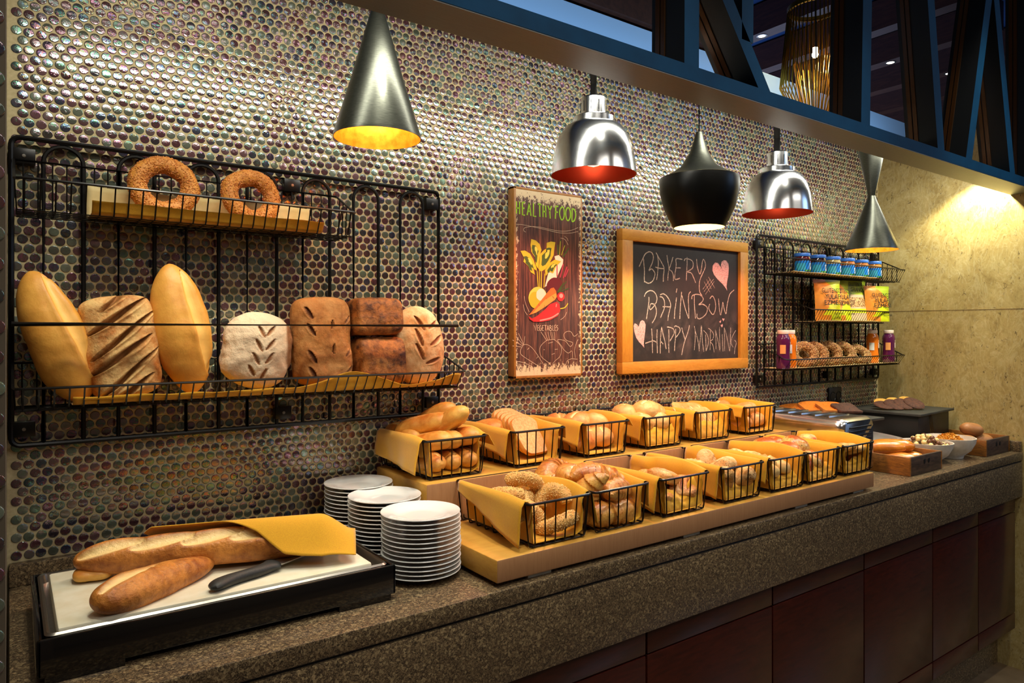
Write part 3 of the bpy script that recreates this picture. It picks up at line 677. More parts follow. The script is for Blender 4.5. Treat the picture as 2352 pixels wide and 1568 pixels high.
# F6 glazed buns
gl = loaf('glazed_bun', .088, .078, .052, glaze_m, 2.4, 2, .75, (), 40, 26, 10, .03)
fill(FB[5], gl, [(-.035, -.085, .05, 60, 0, 0, 'standing at the front left'), (.03, -.075, .055, 30, 0, 40, 'at the front right'), (-.025, -.04, .092, 10, 0, 20, 'on top at the left'), (.025, -.03, .108, 20, -5, 60, 'topmost at the right'), (-.04, .03, .100, 5, 0, 0, 'on top towards the back left'), (.01, .035, .098, 0, 0, 30, 'on top at the back'), (.02, .06, .06, 0, 0, 30, 'buried at the back')], 'glossy seeded bun %s of the sixth front basket', 'bun', 'glazed buns', .72)
# F7 pastry fingers
fg = loaf('pastry_finger', .15, .038, .03, roll_pale, 5, 2, .7, [(-.6+.4*i, 0, 30, .2, .035) for i in range(4)], 90, 40, 12, .08, sdepth=.12)
fill(FB[6], fg, [(-.04, -.06, .06, 0, 25, 85, 'at the left'), (-.005, -.06, .055, 0, 25, 95, 'second from the left'), (.03, -.065, .05, 0, 22, 92, 'third from the left'), (.058, -.06, .045, 0, 25, 85, 'against the right side'), (-.01, .02, .04, 0, 0, 80, 'lying behind')], 'pale pastry finger %s in the rightmost front basket', 'pastry', 'pastry fingers')
o = loaf('berry_pastry', .08, .06, .04, bread_mat('berry_topped_crust', lin(236, 190, 110), lin(196, 60, 44), None, None, 26, .4, dlo=.45, dhi=.6), 2.5, 2, .7, (), 36, 24, 3, .06); put(o, (FB[6][0]-.01, FB[6][1]+.03, FB[6][2]+.085), (0, 10, 40)); tag(o, 'round pastry with red berry topping at the back of the rightmost front basket', 'pastry')
# B1 small baguettes
mb_ = loaf('small_baguette', .165, .056, .05, crust_gold, 3.4, 2.1, .8, [(0, .12, 5, .85, .050)], 84, 56, 14, .05, sdepth=.14)
fill(BB[0], mb_, [(-.045, -.05, .032, 0, 3, 92, 'lowest at the front left'), (.005, -.045, .031, 0, 3, 88, 'lowest in the middle'), (.05, -.045, .032, 0, 3, 90, 'lowest at the right'), (-.035, -.045, .072, 0, 14, 108, 'second layer at the left'), (.008, -.04, .072, 0, 12, 94, 'second layer in the middle'), (.048, -.045, .076, 0, 14, 100, 'second layer at the right'), (-.02, .0, .110, 0, 14, 125, 'top layer at the left'), (.018, -.042, .112, 0, 34, 112, 'front end poking up on the top layer'), (.022, .028, .122, 0, 26, 108, 'topmost, leaning to the back'), (-.045, .06, .085, 0, 0, 90, 'at the back left')], 'small golden baguette %s in the leftmost back basket', 'small baguette', 'small baguettes')
# B2 toast
ts = slice_('toast_slice', .112, .108, .012, toast_m, crust_gold, 3)
fill(BB[1], ts, [(.028, -.052+.017*k, .063+.003*k, 52, 0, 14, w) for k, w in enumerate(('foremost', 'second from the front', 'third from the front', 'fourth from the front', 'fifth from the front', 'sixth from the front'))], 'pink-lit square toast slice, %s, leaning in the second back basket', 'toast slice', 'toast slices')
o = loaf('wholemeal_loaf', .15, .10, .09, crust_gold, 6, 2.5, .8, (), 40, 26, 4, .04, box=3); put(o, (BB[1][0]-.01, BB[1][1]+.04, BB[1][2]+.062), (0, 0, 10)); tag(o, 'brown crusted loaf behind the toast slices in the second back basket', 'loaf')
# B3 buns
bu = loaf('soft_bun', .105, .085, .064, roll_pink, 2.6, 2, .75, [(0, 0, 0, .8, .035)], 60, 48, 15, .03, sdepth=.08)
fill(BB[2], bu, [(-.035, -.06, .045, 40, 0, 10, 'at the front left'), (.03, -.055, .042, 0, 0, 70, 'at the front right'), (.045, -.025, .075, 20, 40, 60, 'leaning on the right side'), (-.005, -.01, .098, 5, 0, 20, 'topmost'), (-.03, .05, .085, 0, 0, 60, 'at the back left'), (.025, .05, .05, 0, 0, 0, 'at the back right')], 'smooth soft bun %s of the third back basket', 'bun', 'soft buns', .62)
# B4 round rolls
ro = loaf('poppy_seed_roll', .098, .078, .06, roll_pale, 2.6, 2, .75, [(0, 0, 8, .7, .05)], 60, 48, 18, .04)
fill(BB[3], ro, [(-.03, -.06, .075, 5, 10, 30, 'low at the front left'), (.035, -.06, .075, 0, 0, 60, 'low at the front right'), (-.045, -.01, .102, 0, 15, 20, 'at the top left'), (.005, -.045, .118, 5, 0, 10, 'topmost with a few poppy seeds'), (.05, -.02, .105, 0, 0, 100, 'at the top right'), (.0, .045, .095, 0, 0, 40, 'at the back')], 'pale round roll %s of the fourth back basket', 'bread roll', 'poppy seed rolls', .78)
# B5 flatbread
fb = loaf('flatbread_piece', .11, .085, .022, roll_pale, 4, 2, .8, [(-.3, 0, 50, .5, .02), (.3, 0, 50, .5, .02)], 44, 24, 21, .12, sdepth=.2)
fill(BB[4], fb, [(.015, -.075, .066, 62, 0, 8, 'foremost, showing its curved edge'), (-.045, -.04, .09, 40, 0, 30, 'at the left'), (-.01, -.01, .095, 45, 10, 10, 'second behind the front'), (.03, -.015, .098, 35, 0, -10, 'at the right'), (.0, .045, .08, 20, 0, 0, 'at the back')], 'pale flatbread piece %s in the fifth back basket', 'bread', 'flatbread pieces', .6)
# B6 rolls
br = loaf('short_roll', .115, .056, .052, roll_pink, 3, 2, .8, [(0, .1, 5, .8, .055)], 64, 46, 24, .03, sdepth=.1)
fill(BB[5], br, [(-.04, -.06, .034, 0, 5, 85, 'low at the left'), (.01, -.06, .036, 0, 8, 95, 'low in the middle'), (.052, -.045, .036, 0, 5, 90, 'low at the right'), (-.03, -.055, .08, 0, 20, 100, 'on top at the left'), (.035, -.035, .08, 0, 15, 70, 'on top at the right'), (-.01, .03, .09, 0, 0, 20, 'topmost at the back')], 'short pale roll %s of the rightmost back basket', 'bread roll', 'short rolls', .6)
# ---------------------------------------------------------------- wall racks
def shelf(root, x0, x1, zb, zr, zk, yf=-.155, yb=-.024, step=.0235, rail=None):
    """basket shelf: floor zb, front rim zr, back rim zk"""
    s = MB(); r = .0026; ybf = yf+.024
    s.tube([(x0, yb, zk), (x0, yf+.02, zr+.002), (x0+.004, yf+.006, zr), (x0+.018, yf, zr), (x1-.018, yf, zr), (x1-.004, yf+.006, zr), (x1, yf+.02, zr+.002), (x1, yb, zk)], r, 7)
    s.tube([(x0, yb, zk), (x1, yb, zk)], r, 7)
    o = s.build('shelf_rim', wire_m, root)
    g = MB(); n = int((x1-x0-.03)/step)
    for k in range(n+1):
        x = x0+.015+(x1-x0-.03)*k/n
        g.tube([(x, yf, zr), (x, ybf, zb+.006), (x, ybf+.005, zb), (x, yb-.006, zb), (x, yb, zb+.006), (x, yb, zk)], .0016, 5)
    for k in range(1, 5):
        f = k/5; y = yf+.02+(yb-yf-.02)*f; zt = zr+(zk-zr)*f
        for x in (x0, x1): g.tube([(x, y, zt), (x+(.004 if x == x0 else -.004), min(y, yb-.008) if y > ybf else ybf, zb)], .0016, 5)
    for k in range(5):
        y = ybf+.004+(yb-ybf-.01)*k/4; g.tube([(x0+.004, y, zb-.0015), (x1-.004, y, zb-.0015)], .0016, 5)
    g.build('shelf_wires', wire_m, root)
    if rail: MB().tube([(x0-.002, yf-.002, rail), (x1-.03, yf-.002, rail)], .0042, 8).build('front_rail', wire_m, root)
def rack(x0, label, shelves):
    root = thing('wall_rack', label, 'wall rack', (0, 0, 0), 'black wire wall racks')
    x1 = x0+.951; y = -.021; zt, zb = 1.777, 1.174
    pts = []
    for cx_, cz_, a0 in ((x1-.015, zt-.015, 0), (x0+.015, zt-.015, 90), (x0+.015, zb+.015, 180), (x1-.015, zb+.015, 270)):
        for k in range(5): w = R(a0+90*k/4); pts.append((cx_+.015*math.cos(w), y, cz_+.015*math.sin(w)))
    MB().tube(pts, .0052, 8, True).build('frame', wire_m, root)
    for i in range(7):
        xa = x0+.052+.1305*i; xb = xa+.068; c = (xa+xb)/2; r = .034
        p = [(xa, y, zb)]+[(c-r*math.cos(PI*k/12), y, zt-.009-r+r*math.sin(PI*k/12)) for k in range(13)]+[(xb, y, zb)]
        MB().tube(p, .0044, 7).build('hoop', wire_m, root)
    for px_, pz_ in ((x0+.020, zt-.036), (x0+.548, zt-.03), (x1-.02, zt-.034), (x0+.02, zb+.032), (x0+.527, zb+.03), (x1-.02, zb+.03)):
        p = MB().box(px_-.019, px_+.019, y-.004, -.0015, pz_-.015, pz_+.015, .0012).build('mounting_plate', wire_m, root)
        sc = MB(); sc.lathe([(0, .0012), (.003, .001), (.0038, 0)], n=12); k = sc.build('screw', steel, p); k.location = (px_, y-.0042, pz_); k.rotation_euler = (PI/2, 0, 0)
    for s in shelves: shelf(root, *s)
    return root
rack(.004, 'black wire wall rack at the left holding sesame rings above and large loaves below',
     [(.008, .662, 1.622, 1.675, 1.732), (.006, .962, 1.253, 1.294, 1.336, -.16, -.024, .0235, 1.411)])
rack(2.394, 'black wire wall rack at the right with jam jars, pouches and juice bottles',
     [(2.42, 3.335, 1.622, 1.675, 1.73, -.155, -.024, .0185), (2.60, 3.20, 1.432, 1.482, 1.527, -.15, -.024, .0185), (2.40, 3.325, 1.246, 1.287, 1.345, -.158, -.024, .0185)])
# ---- left rack contents
def strip(name, mat, x0, x1, z, y0, y1, lip, seed, wav=.002, back=0, thick=.001, nx=60):
    def fn(u, v):
        x = x0+(x1-x0)*u
        if v < .55: k = v/.55; return (x, y1+(y0-y1)*k, z+.0006+back*(1-k)**3+wav*abs(nz(x*6, k, 0, 2, seed))*.4)
        k = (v-.55)/.45; l = lip(u) if callable(lip) else lip
        return (x, y0-.012*k+.003*nz(x*5, 0, 0, 2, seed), z+.0006+l*k+wav*nz(x*7, k*2, 0, 2, seed+1)*k)
    return MB().grid(fn, nx, 18).build(name, mat, thick=thick, sharp=80)
o = strip('folded_napkin', napkin_m, .130, .590, 1.6258, -.122, -.045, .022, 2); tag(o, 'ochre folded cloth on the upper shelf under the two sesame rings', 'napkin')
def pf(u, v): return (.128+.46*u, -.040+.003*nz(u*6, v, 0, 2, 3), 1.6255+.066*v+.004*nz(u*3, v, 1, 2, 6)*v)
o = MB().grid(pf, 40, 8).build('baking_paper', paper_m, thick=.0006); tag(o, 'cream baking paper standing behind the sesame rings on the upper shelf', 'paper')
s1 = ring('sesame_ring', .0505, .0465, .0178, simit_m, 3, seeds=2600, smat=sesame_m, ssz=.0021); put(s1, (.262, -.088, 1.6965), (84, 3, -3)); tag(s1, 'large sesame covered bread ring at the left on the upper shelf', 'sesame ring', 'sesame rings on the left rack')
s2 = ring('sesame_ring', .0475, .0450, .0175, simit_m, 8, seeds=2600, smat=sesame_m, ssz=.0021); put(s2, (.439, -.088, 1.695), (82, 14, 2)); tag(s2, 'sesame covered bread ring nearer the middle of the upper shelf', 'sesame ring', 'sesame rings on the left rack')
def lipf(u): return .013+.034*math.exp(-((u-.66)/.09)**2)-.006*math.exp(-((u-.82)/.05)**2)+.016*math.exp(-((u-.98)/.05)**2)
o = strip('shelf_napkin', napkin_m, .098, .952, 1.2575, -.132, -.03, lipf, 4, .006, 0, .0012, 110); tag(o, 'long ochre napkin lining the lower shelf under the big loaves', 'napkin')
FACE = (0, -1, .12)
def stand(o, p0, p1, label, cat='loaf', face=FACE): axis_place(o, p0, p1, face); tag(o, label, cat)
o = loaf('torpedo_loaf', .268, .102, .088, crust_torp, 2.3, 1.75, .7, [(.05, -.55, 5, 1.0, .045)], 120, 80, 31,  .05, sdepth=.09, egg=.1)
stand(o, (.118, -.088, 1.264), (.034, -.075, 1.508), 'smooth golden torpedo loaf leaning at the left end of the lower shelf')
o = loaf('scored_loaf', .205, .132, .088, crust_country, 9, 3, .7, [(-.92+.375*k, .06*(-1)**k, -56+[0, 4, -3, 2, -4, 1][k], [.6, .74, .68, .76, .66, .5][k], [.034, .030, .038, .031, .036, .03][k]) for k in range(6)], 180, 160, 33, .05, sdepth=.13, box=2.7)
stand(o, (.196, -.090, 1.266), (.174, -.078, 1.468), 'brown country loaf with deep diagonal slashes between the two torpedo loaves')
o = loaf('torpedo_loaf', .278, .112, .086, crust_torp, 2.2, 1.7, .7, [(-.02, -.55, 6, .9, .050)], 120, 80, 37, .05, sdepth=.09)
stand(o, (.318, -.088, 1.266), (.274, -.075, 1.540), 'taller golden torpedo loaf standing third from the left on the lower shelf')
leaf = [(-.1, -1.0, 12, 1.1, .11, 0), (.45, .05, 35, .17, .03), (.50, -.22, -35, .17, .03), (.1, .1, 35, .19, .03), (.15, -.25, -35, .19, .03), (-.25, .15, 35, .19, .03), (-.2, -.25, -35, .19, .03), (-.55, .25, 35, .17, .03), (-.62, -.12, -20, .16, .03)]
o = loaf('floured_loaf', .172, .150, .088, crust_flour, 3.2, 2.0, .7, leaf, 170, 170, 41, .07, sdepth=.05, box=2.4)
stand(o, (.442, -.090, 1.270), (.462, -.080, 1.440), 'pale floured loaf with leaf shaped cuts in the middle of the lower shelf')
cuts = [(.62, .6, 28, .16, .028), (.25, .55, 30, .16, .028), (-.35, .55, 30, .17, .028), (-.7, .55, 30, .15, .028), (.35, -.15, 82+90, .10, .016), (-.2, -.2, 0, .12, .018), (.45, -.75, -40, .12, .02), (-.3, -.75, -40, .12, .02), (-.7, -.75, -40, .12, .02)]
o = loaf('brown_loaf', .208, .138, .09, crust_brown, 9, 3, .7, cuts, 170, 170, 43, .05, sdepth=.08, box=2.8)
stand(o, (.603, -.090, 1.270), (.598, -.078, 1.478), 'tall brown loaf with short cuts, left of the two stacked brick loaves')
for z0, z1, xa, xb, sd, lb in ((1.262, 1.383, .680, .808, 47, 'lower dark crusted brick loaf under its twin on the lower shelf'), (1.386, 1.478, .672, .800, 49, 'upper dark crusted brick loaf stacked on another one')):
    o = loaf('brick_loaf', xb-xa, z1-z0, .092, crust_brick, 14, 3, .9, (), 60, 48, sd, .035, box=4.2)
    stand(o, (xa, -.085, (z0+z1)/2), (xb, -.082, (z0+z1)/2), lb)
rc = [(.55, .1, 30, .22, .03), (.2, .2, 20, .24, .03), (-.15, .2, 25, .24, .03), (.5, -.45, -60, .2, .03), (.1, -.5, -60, .24, .035), (-.4, -.3, -75, .22, .03)]
o = loaf('round_loaf', .205, .150, .088, crust_round, 2.3, 2, .7, rc, 170, 170, 53, .05, sdepth=.07)
stand(o, (.862, -.088, 1.258), (.852, -.078, 1.462), 'oval pale crusted loaf at the right end of the lower shelf')
# ---------------------------------------------------------------- right rack contents
for x0, x1, z, lb in ((2.46, 3.10, 1.6255, 'brown paper liner under the jam jars on the top shelf'), (2.64, 3.19, 1.4355, 'paper liner under the pouches on the middle shelf'), (2.43, 3.30, 1.2495, 'pale paper liner under the seeded rings on the bottom shelf')):
    o = strip('shelf_paper', paper_m, x0, x1, z, -.126, -.03, .004, int(x0*10), .003); tag(o, lb, 'paper', 'paper liners on the right rack')
lid_m = plain('blue_lid', lin(52, 110, 200), .35); lab_blue = plain('blue_label', lin(20, 120, 206), .4); lab_red = plain('red_label_patch', lin(206, 34, 48), .4); lab_white = plain('white_print', lin(226, 230, 230), .5); lab_green = plain('green_print', lin(90, 170, 50), .5)
jams = [plain('dark_cherry_jam', lin(86, 14, 22), .12, coat=.6), plain('dark_berry_jam', lin(38, 12, 22), .12, coat=.6), plain('pale_amber_spread', lin(168, 150, 92), .12, coat=.6), plain('amber_jam', lin(176, 98, 38), .12, coat=.6), plain('apricot_jam', lin(182, 106, 44), .12, coat=.6), plain('honey_jam', lin(186, 124, 56), .12, coat=.6)]
jl = ['dark red jam jar with blue lid, leftmost on the top shelf', 'very dark jam jar with blue lid, second from the left', 'pale spread jar with blue lid, third from the left', 'amber jam jar with blue lid, fourth from the left', 'orange jam jar with blue lid, second from the right', 'honey coloured jar with blue lid, rightmost of the jars']
def cylpatch(m, r, a0, a1, z0, z1, n=10, mi=0):
    vs = []
    for k in range(n+1):
        a = a0+(a1-a0)*k/n; vs += [(r*math.cos(a), r*math.sin(a), z0), (r*math.cos(a), r*math.sin(a), z1)]
    m.add(vs, [(2*k, 2*k+2, 2*k+3, 2*k+1) for k in range(n)], mi)
for i in range(6):
    j = thing('jam_jar', jl[i], 'jar', (2.592+.1135*i, -.094, 1.6275), 'jam jars', rz=R(-62))
    MB().lathe([(0, 0), (.029, 0), (.0315, .003), (.0315, .058), (.029, .066), (.028, .070), (0, .070)], n=28).build('glass_body', jams[i], j)
    MB().lathe([(.0285, .068), (.0312, .068), (.0315, .070), (.0315, .079), (.030, .081), (0, .0805)], n=28).build('lid', lid_m, j)
    m = MB(); cylpatch(m, .0319, -2.6, 1.9, .006, .050, 24, 0); cylpatch(m, .0322, -.25, .45, .044, .056, 6, 1)
    for k in range(5): cylpatch(m, .0323, -.55+.02*k, .25-.06*k, .036-.005*k, .039-.005*k, 5, 2)
    cylpatch(m, .0322, -1.2, .3, .008, .013, 8, 3); cylpatch(m, .0322, -2.2, -1.1, .012, .040, 6, 4)
    m.build('label', [lab_blue, lab_red, lab_white, lab_green, plain('label_art', lin(60, 160, 190), .4)], j)
def text_mesh(body, size, name, mat, parent, loc, rot=(90, 0, 0), sx=1.0, thick=.0002):
    cu = bpy.data.curves.new(name, 'FONT'); cu.body = body; cu.size = size; cu.extrude = thick; cu.align_x = 'LEFT'; cu.resolution_u = 3
    t = bpy.data.objects.new(name, cu); COL.objects.link(t); dg = bpy.context.evaluated_depsgraph_get()
    me = bpy.data.meshes.new_from_object(t.evaluated_get(dg)); bpy.data.objects.remove(t); me.name = name
    me.materials.clear(); me.materials.append(mat)
    wd = max(v.co.x for v in me.vertices)-min(v.co.x for v in me.vertices)
    for v in me.vertices: v.co.x *= sx/wd      # sx: the line's printed length
    o = bpy.data.objects.new(name, me); COL.objects.link(o); o.parent = parent; o.location = loc; o.rotation_euler = tuple(R(a) for a in rot); return o
kraft = plain('kraft_pouch', lin(216, 140, 44), .4, 0, 14, lin(196, 122, 36)); lime = plain('lime_pouch_print', lin(196, 206, 20), .4); lime2 = plain('green_pouch_print', lin(150, 172, 34), .4); ink = plain('black_ink', lin(26, 24, 18), .6)
granola_m = plain('granola_in_window', lin(206, 166, 110), .5, 0, 130, lin(112, 76, 40), .4, .002, lo=.42, hi=.58); clear_m = plain('frosted_pouch', lin(190, 170, 138), .3)
def pouch(lb, x, y, w, h, rz, tilt, kind, seed):
    p = thing('snack_pouch', lb, 'pouch', (x, y, 1.4385), 'snack pouches', rz=R(rz))
    def th(v): return .026*math.sin(PI*min(1, (1-v)*.62+.02))**.8*(1 if v < .93 else .35)+.0012
    def fn(s):
        def f(u, v):
            t = -1+2*u; pinch = 1-.05*math.sin(v*PI)+(.02 if v > .9 else 0); b = (1-abs(t)**2.6)
            return (w/2*t*pinch, s*(th(v)*b+.0006)+tilt*v*h+.003*nz(u*3, v*4, s, 1.6, seed)*b, h*v)
        return f
    m = MB(); m.grid(fn(-1), 24, 30); m.grid(fn(1), 24, 30)
    o = m.build('bag', [kraft, lime, lime2, granola_m, clear_m], p, sharp=80)
    for f in o.data.polygons:
        c = f.center; t = c.x/(w/2); v = c.z/h
        if kind == 'oat':
            f.material_index = 1 if (v < .42 and t > -.55+v*1.6-.3) or t > 1.35-1.3*v+.1 and v < .75 or (v < .35 and t > -.2) else (2 if v > .72 and t > .35-(v-.72)*2 else 0)
            if v < .13: f.material_index = 1 if t > -.1 else 0
        else: f.material_index = 2 if v > .66 else (3 if .36 < v < .60 and abs(t) < .8 else (1 if .22 < v < .32 else 4))
    f = fn(-1)
    def line(txt, v, size, u0=-.8, sx=.8):
        q = f((u0+1)/2, v); d = f((u0+1)/2+.25, v); text_mesh(txt, size, 'lettering', ink, p, (q[0], min(f(.5, v)[1], q[1])-.0012, q[2]), (90-4, 0, 0), sx*w)
    if kind == 'oat': line('GLUTENSIZ', .68, .027, -.72, .74); line('YULAF', .53, .029, -.55, .56); line('EZMESI', .39, .027, -.66, .66); line('GLUTEN FREE', .155, .011, .1, .34)
    else: line('GLUTEN FREE', .86, .024, -.78, .78); line('GRANOLA', .73, .027, -.7, .70)
    return p
pouch('orange and lime oat pouch, leftmost on the middle shelf, its face crumpled', 2.768, -.104, .150, .172, -12, .06, 'oat', 2)
pouch('orange and lime oat pouch, second from the left on the middle shelf', 2.890, -.092, .150, .176, -3, .10, 'oat', 5)
pouch('green granola pouch with a clear window showing the granola', 3.040, -.080, .160, .180, -6, .08, 'gran', 8)
pouch('orange and lime oat pouch standing alone at the right of the middle shelf', 3.142, -.118, .150, .158, -14, .03, 'oat', 11)
purple = plain('purple_juice', lin(84, 26, 72), .16, coat=.6); orangej = plain('orange_juice', lin(226, 122, 28), .16, coat=.6); cap_m = plain('white_cap', lin(226, 210, 198), .4)
for lb, x, y, mt, rz in (('purple juice bottle at the front left of the bottom shelf', 2.428, -.115, purple, -40), ('orange juice bottle beside the purple one at the left of the bottom shelf', 2.497, -.098, orangej, -40), ('orange juice bottle at the right end of the bottom shelf, behind the seeded rings', 3.185, -.075, orangej, -50), ('purple juice bottle, rightmost on the bottom shelf', 3.282, -.10, purple, -50)):
    j = thing('juice_bottle', lb, 'bottle', (x, y, 1.2515), 'juice bottles', rz=R(rz))
    MB().lathe([(0, 0), (.024, 0), (.0265, .004), (.0265, .03), (.0245, .055), (.0248, .075), (.0268, .095), (.0268, .112), (.024, .124), (.0195, .131), (.0195, .137), (0, .137)], n=28).build('bottle_body', mt, j)
    MB().lathe([(.0195, .134), (.0205, .134), (.021, .136), (.021, .147), (.0195, .149), (0, .149)], n=24).build('cap', cap_m, j)
    pm1 = plain('bottle_label', lin(226, 160, 96), .4) if mt is purple else lab_white; pm2 = plain('bottle_print', lin(226, 206, 196), .5)
    m = MB(); cylpatch(m, .0266, -2.3, -1.5, .058, .092, 8); m.build('label', pm1, j)
    m = MB(); cylpatch(m, .0274, -.75, -.1, .068, .090, 6); m.build('emblem', pm2, j)
    for k in range(4): m = MB(); cylpatch(m, .0275, -.7, -.15-.05*k, .100-.005*k, .1025-.005*k, 4); m.build('print_line', pm2, j)
    m = MB(); cylpatch(m, .0270, -.6, -.3, .012, .022, 4); m.build('stamp', pm2, j)
sd = ring('seeded_ring', .0415, .0385, .0170, simit_dark, 14, 48, 16, .16, 1500, seed_m, .0033)
sl = ['foremost left, leaning on the orange bottle', 'second from the left with open centre', 'middle one standing most upright', 'fourth from the left', 'rightmost, lying low against the others']
for i, (x, y, rx, ry, rz) in enumerate(((2.600, -.098, 66, 8, -38), (2.685, -.092, 60, 10, -42), (2.800, -.088, 66, 6, -34), (2.905, -.09, 58, 10, -38), (3.020, -.095, 44, 12, -40))):
    o = sd if i == 0 else dup(sd); put(o, (x, y, 1.302-(.008 if i == 4 else 0)), (rx, ry, rz)); tag(o, 'dark seeded bread ring on the bottom right shelf, '+sl[i], 'bread ring', 'seeded bread rings')
# ---------------------------------------------------------------- hanging lamps
def shell(m, prof, th=.0016, n=56, inner=1):
    m.lathe(prof, n=n, mi=0); m.lathe([(max(r-th, 0), z) for r, z in prof], n=n, mi=inner)
    r0, z0 = prof[-1]; m.lathe([(r0, z0), (r0-th, z0)], n=n, mi=0)
brass_in = plain('hammered_gold_lining', lin(226, 158, 52), .42, .6, 60, lin(200, 126, 30), .3, .002)
copper_in = plain('coppery_red_lining', lin(206, 100, 74), .3, .85)
def lamp_light(root, z, energy, col, ang, rad=.02):
    l = bpy.data.lights.new('lamp_light', 'SPOT' if ang > 90 else 'POINT'); l.energy = energy; l.color = col; l.shadow_soft_size = rad
    if ang > 90: l.spot_size = R(ang); l.spot_blend = .4
    o = bpy.data.objects.new('lamp_light', l); COL.objects.link(o); o.parent = root; o.location = (0, 0, z); return o
def bulb(root, z, col, st, r=.022):
    MB().lathe([(0, -r), (r*.6, -r*.8), (r, 0), (r*.75, r*.7), (.012, r*1.3), (.012, r*2.2), (0, r*2.2)], (0, 0, z), 20).build('bulb', emit('glowing_bulb', col, st), root)
def cone(x, label, ztop, zbot, zneck=None, rtop=.014, sc=1.0):
    root = thing('cone_pendant', label, 'pendant lamp', (x, -.30, zbot), 'black cone pendants')
    h = (ztop-zbot); prof = [(rtop, h), (rtop+.006, h-.02), (.094*sc*.55+.006, h*.44), (.0925*sc, .008), (.0935*sc, 0)]
    m = MB(); shell(m, prof); m.build('shade', [dark_metal, brass_in], root, sharp=60)
    if zneck:
        t = 2.10-zbot; MB().lathe([(rtop, h-.004), (rtop+.004, h+.02), (.048, t)], n=40).build('upper_cone', dark_metal, root)
    else: MB().tube([(0, 0, h-.004), (0, 0, 2.101-zbot)], .004, 8).build('cord', black_matte, root)
    bulb(root, h*.42, (1, .74, .32, 1), 7, .02); lamp_light(root, h*.25, 2.0, (1, .78, .42), 78); return root
cone(.645, 'black brushed cone pendant lamp with gold inside, hanging over the tray', 2.088, 1.813)
cone(2.735, 'dark hourglass pendant lamp nearest the marble wall', 1.925, 1.712, True, .013, 1.02)
def heat(x, label, zb):
    root = thing('heat_lamp', label, 'heat lamp', (x, -.30, zb), 'chrome heat lamps')
    prof = [(.050, .137), (.062, .136), (.078, .126), (.096, .098), (.107, .060), (.112, .022), (.114, .004), (.1145, 0)]
    m = MB(); shell(m, prof); m.build('dome', [chrome, copper_in], root, sharp=50)
    m = MB(); m.lathe([(.056, .133), (.056, .152), (.050, .156), (.034, .157), (.034, .204), (.030, .208), (.006, .209), (0, .209)], n=48)
    nk = m.build('collar', chrome, root)
    for k in range(10):
        a = 2*PI*k/10; c, s = math.cos(a), math.sin(a); v = MB(); v.tube([(c*.0342, s*.0342, .168), (c*.0342, s*.0342, .194)], .0013, 5); v.build('vent_slot', black_matte, nk)
    MB().tube([(0, 0, .205), (0, 0, 2.101-zb)], .012, 14).build('stem', black_matte, root)
    bulb(root, .052, (1, .42, .24, 1), 5, .03); lamp_light(root, .006, 13, (1, .36, .22), 128, .025); return root
heat(1.272, 'chrome heat lamp with red inside, left of the black pot shaped pendant', 1.815)
heat(2.108, 'chrome heat lamp with red inside, right of the black pot shaped pendant', 1.793)
root = thing('pot_pendant', 'black pot shaped pendant lamp glowing warm at its mouth', 'pendant lamp', (1.705, -.30, 1.712))
m = MB(); shell(m, [(.118, .150), (.1195, .140), (.117, .105), (.106, .062), (.090, .026), (.078, .004), (.076, 0)]); m.build('pot', [plain('black_lamp_pot', lin(14, 14, 13), .35, .5), emit('glowing_gold_lining', (1, .72, .25, 1), 1.2)], root, sharp=60)
MB().lathe([(.004, .292), (.010, .290), (.017, .262), (.030, .225), (.056, .185), (.090, .162), (.1185, .150)], n=56).build('spun_top', dark_metal, root)
MB().tube([(0, 0, .288), (0, 0, 2.101-1.712)], .0024, 8).build('cord', black_matte, root)
bulb(root, .045, (1, .86, .55, 1), 30, .03); lamp_light(root, .004, 11, (1, .91, .66), 140, .025)
# gold wire pendant in the room beyond
g = thing('wire_pendant', 'gold wire cage pendant lamp behind the blue screen', 'pendant lamp', (3.28, .26, 2.42))
m = MB()
for k in range(44):
    a = 2*PI*k/44; c, s = math.cos(a), math.sin(a)
    m.tube([(c*.128, s*.128, .585), (c*.165, s*.165, .21), (c*.062, s*.062, 0)], .0030, 5)
    m.tube([(c*.128, s*.128, .585), (c*.10, s*.10, .32), (c*.05, s*.05, 0)], .0016, 4)
m.build('wire_cage', gold_m, g)
MB().lathe([(.120, .582), (.131, .582), (.131, .606), (.127, .606), (.127, .588), (.120, .588)], n=48).build('top_ring', gold_m, g); MB().lathe([(.050, -.003), (.066, -.003), (.066, .006), (.050, .006)], n=40).build('base_ring', gold_m, g)
bulb(g, .36, (1, .82, .5, 1), 30, .016); MB().tube([(0, 0, .42), (0, 0, 1.875)], .002, 6).build('cord', black_matte, g)
l = bpy.data.lights.new('lamp_light', 'POINT'); l.energy = 4; l.color = (1, .8, .45); l.shadow_soft_size = .03
lo = bpy.data.objects.new('lamp_light', l); COL.objects.link(lo); lo.parent = g; lo.location = (0, 0, .30)
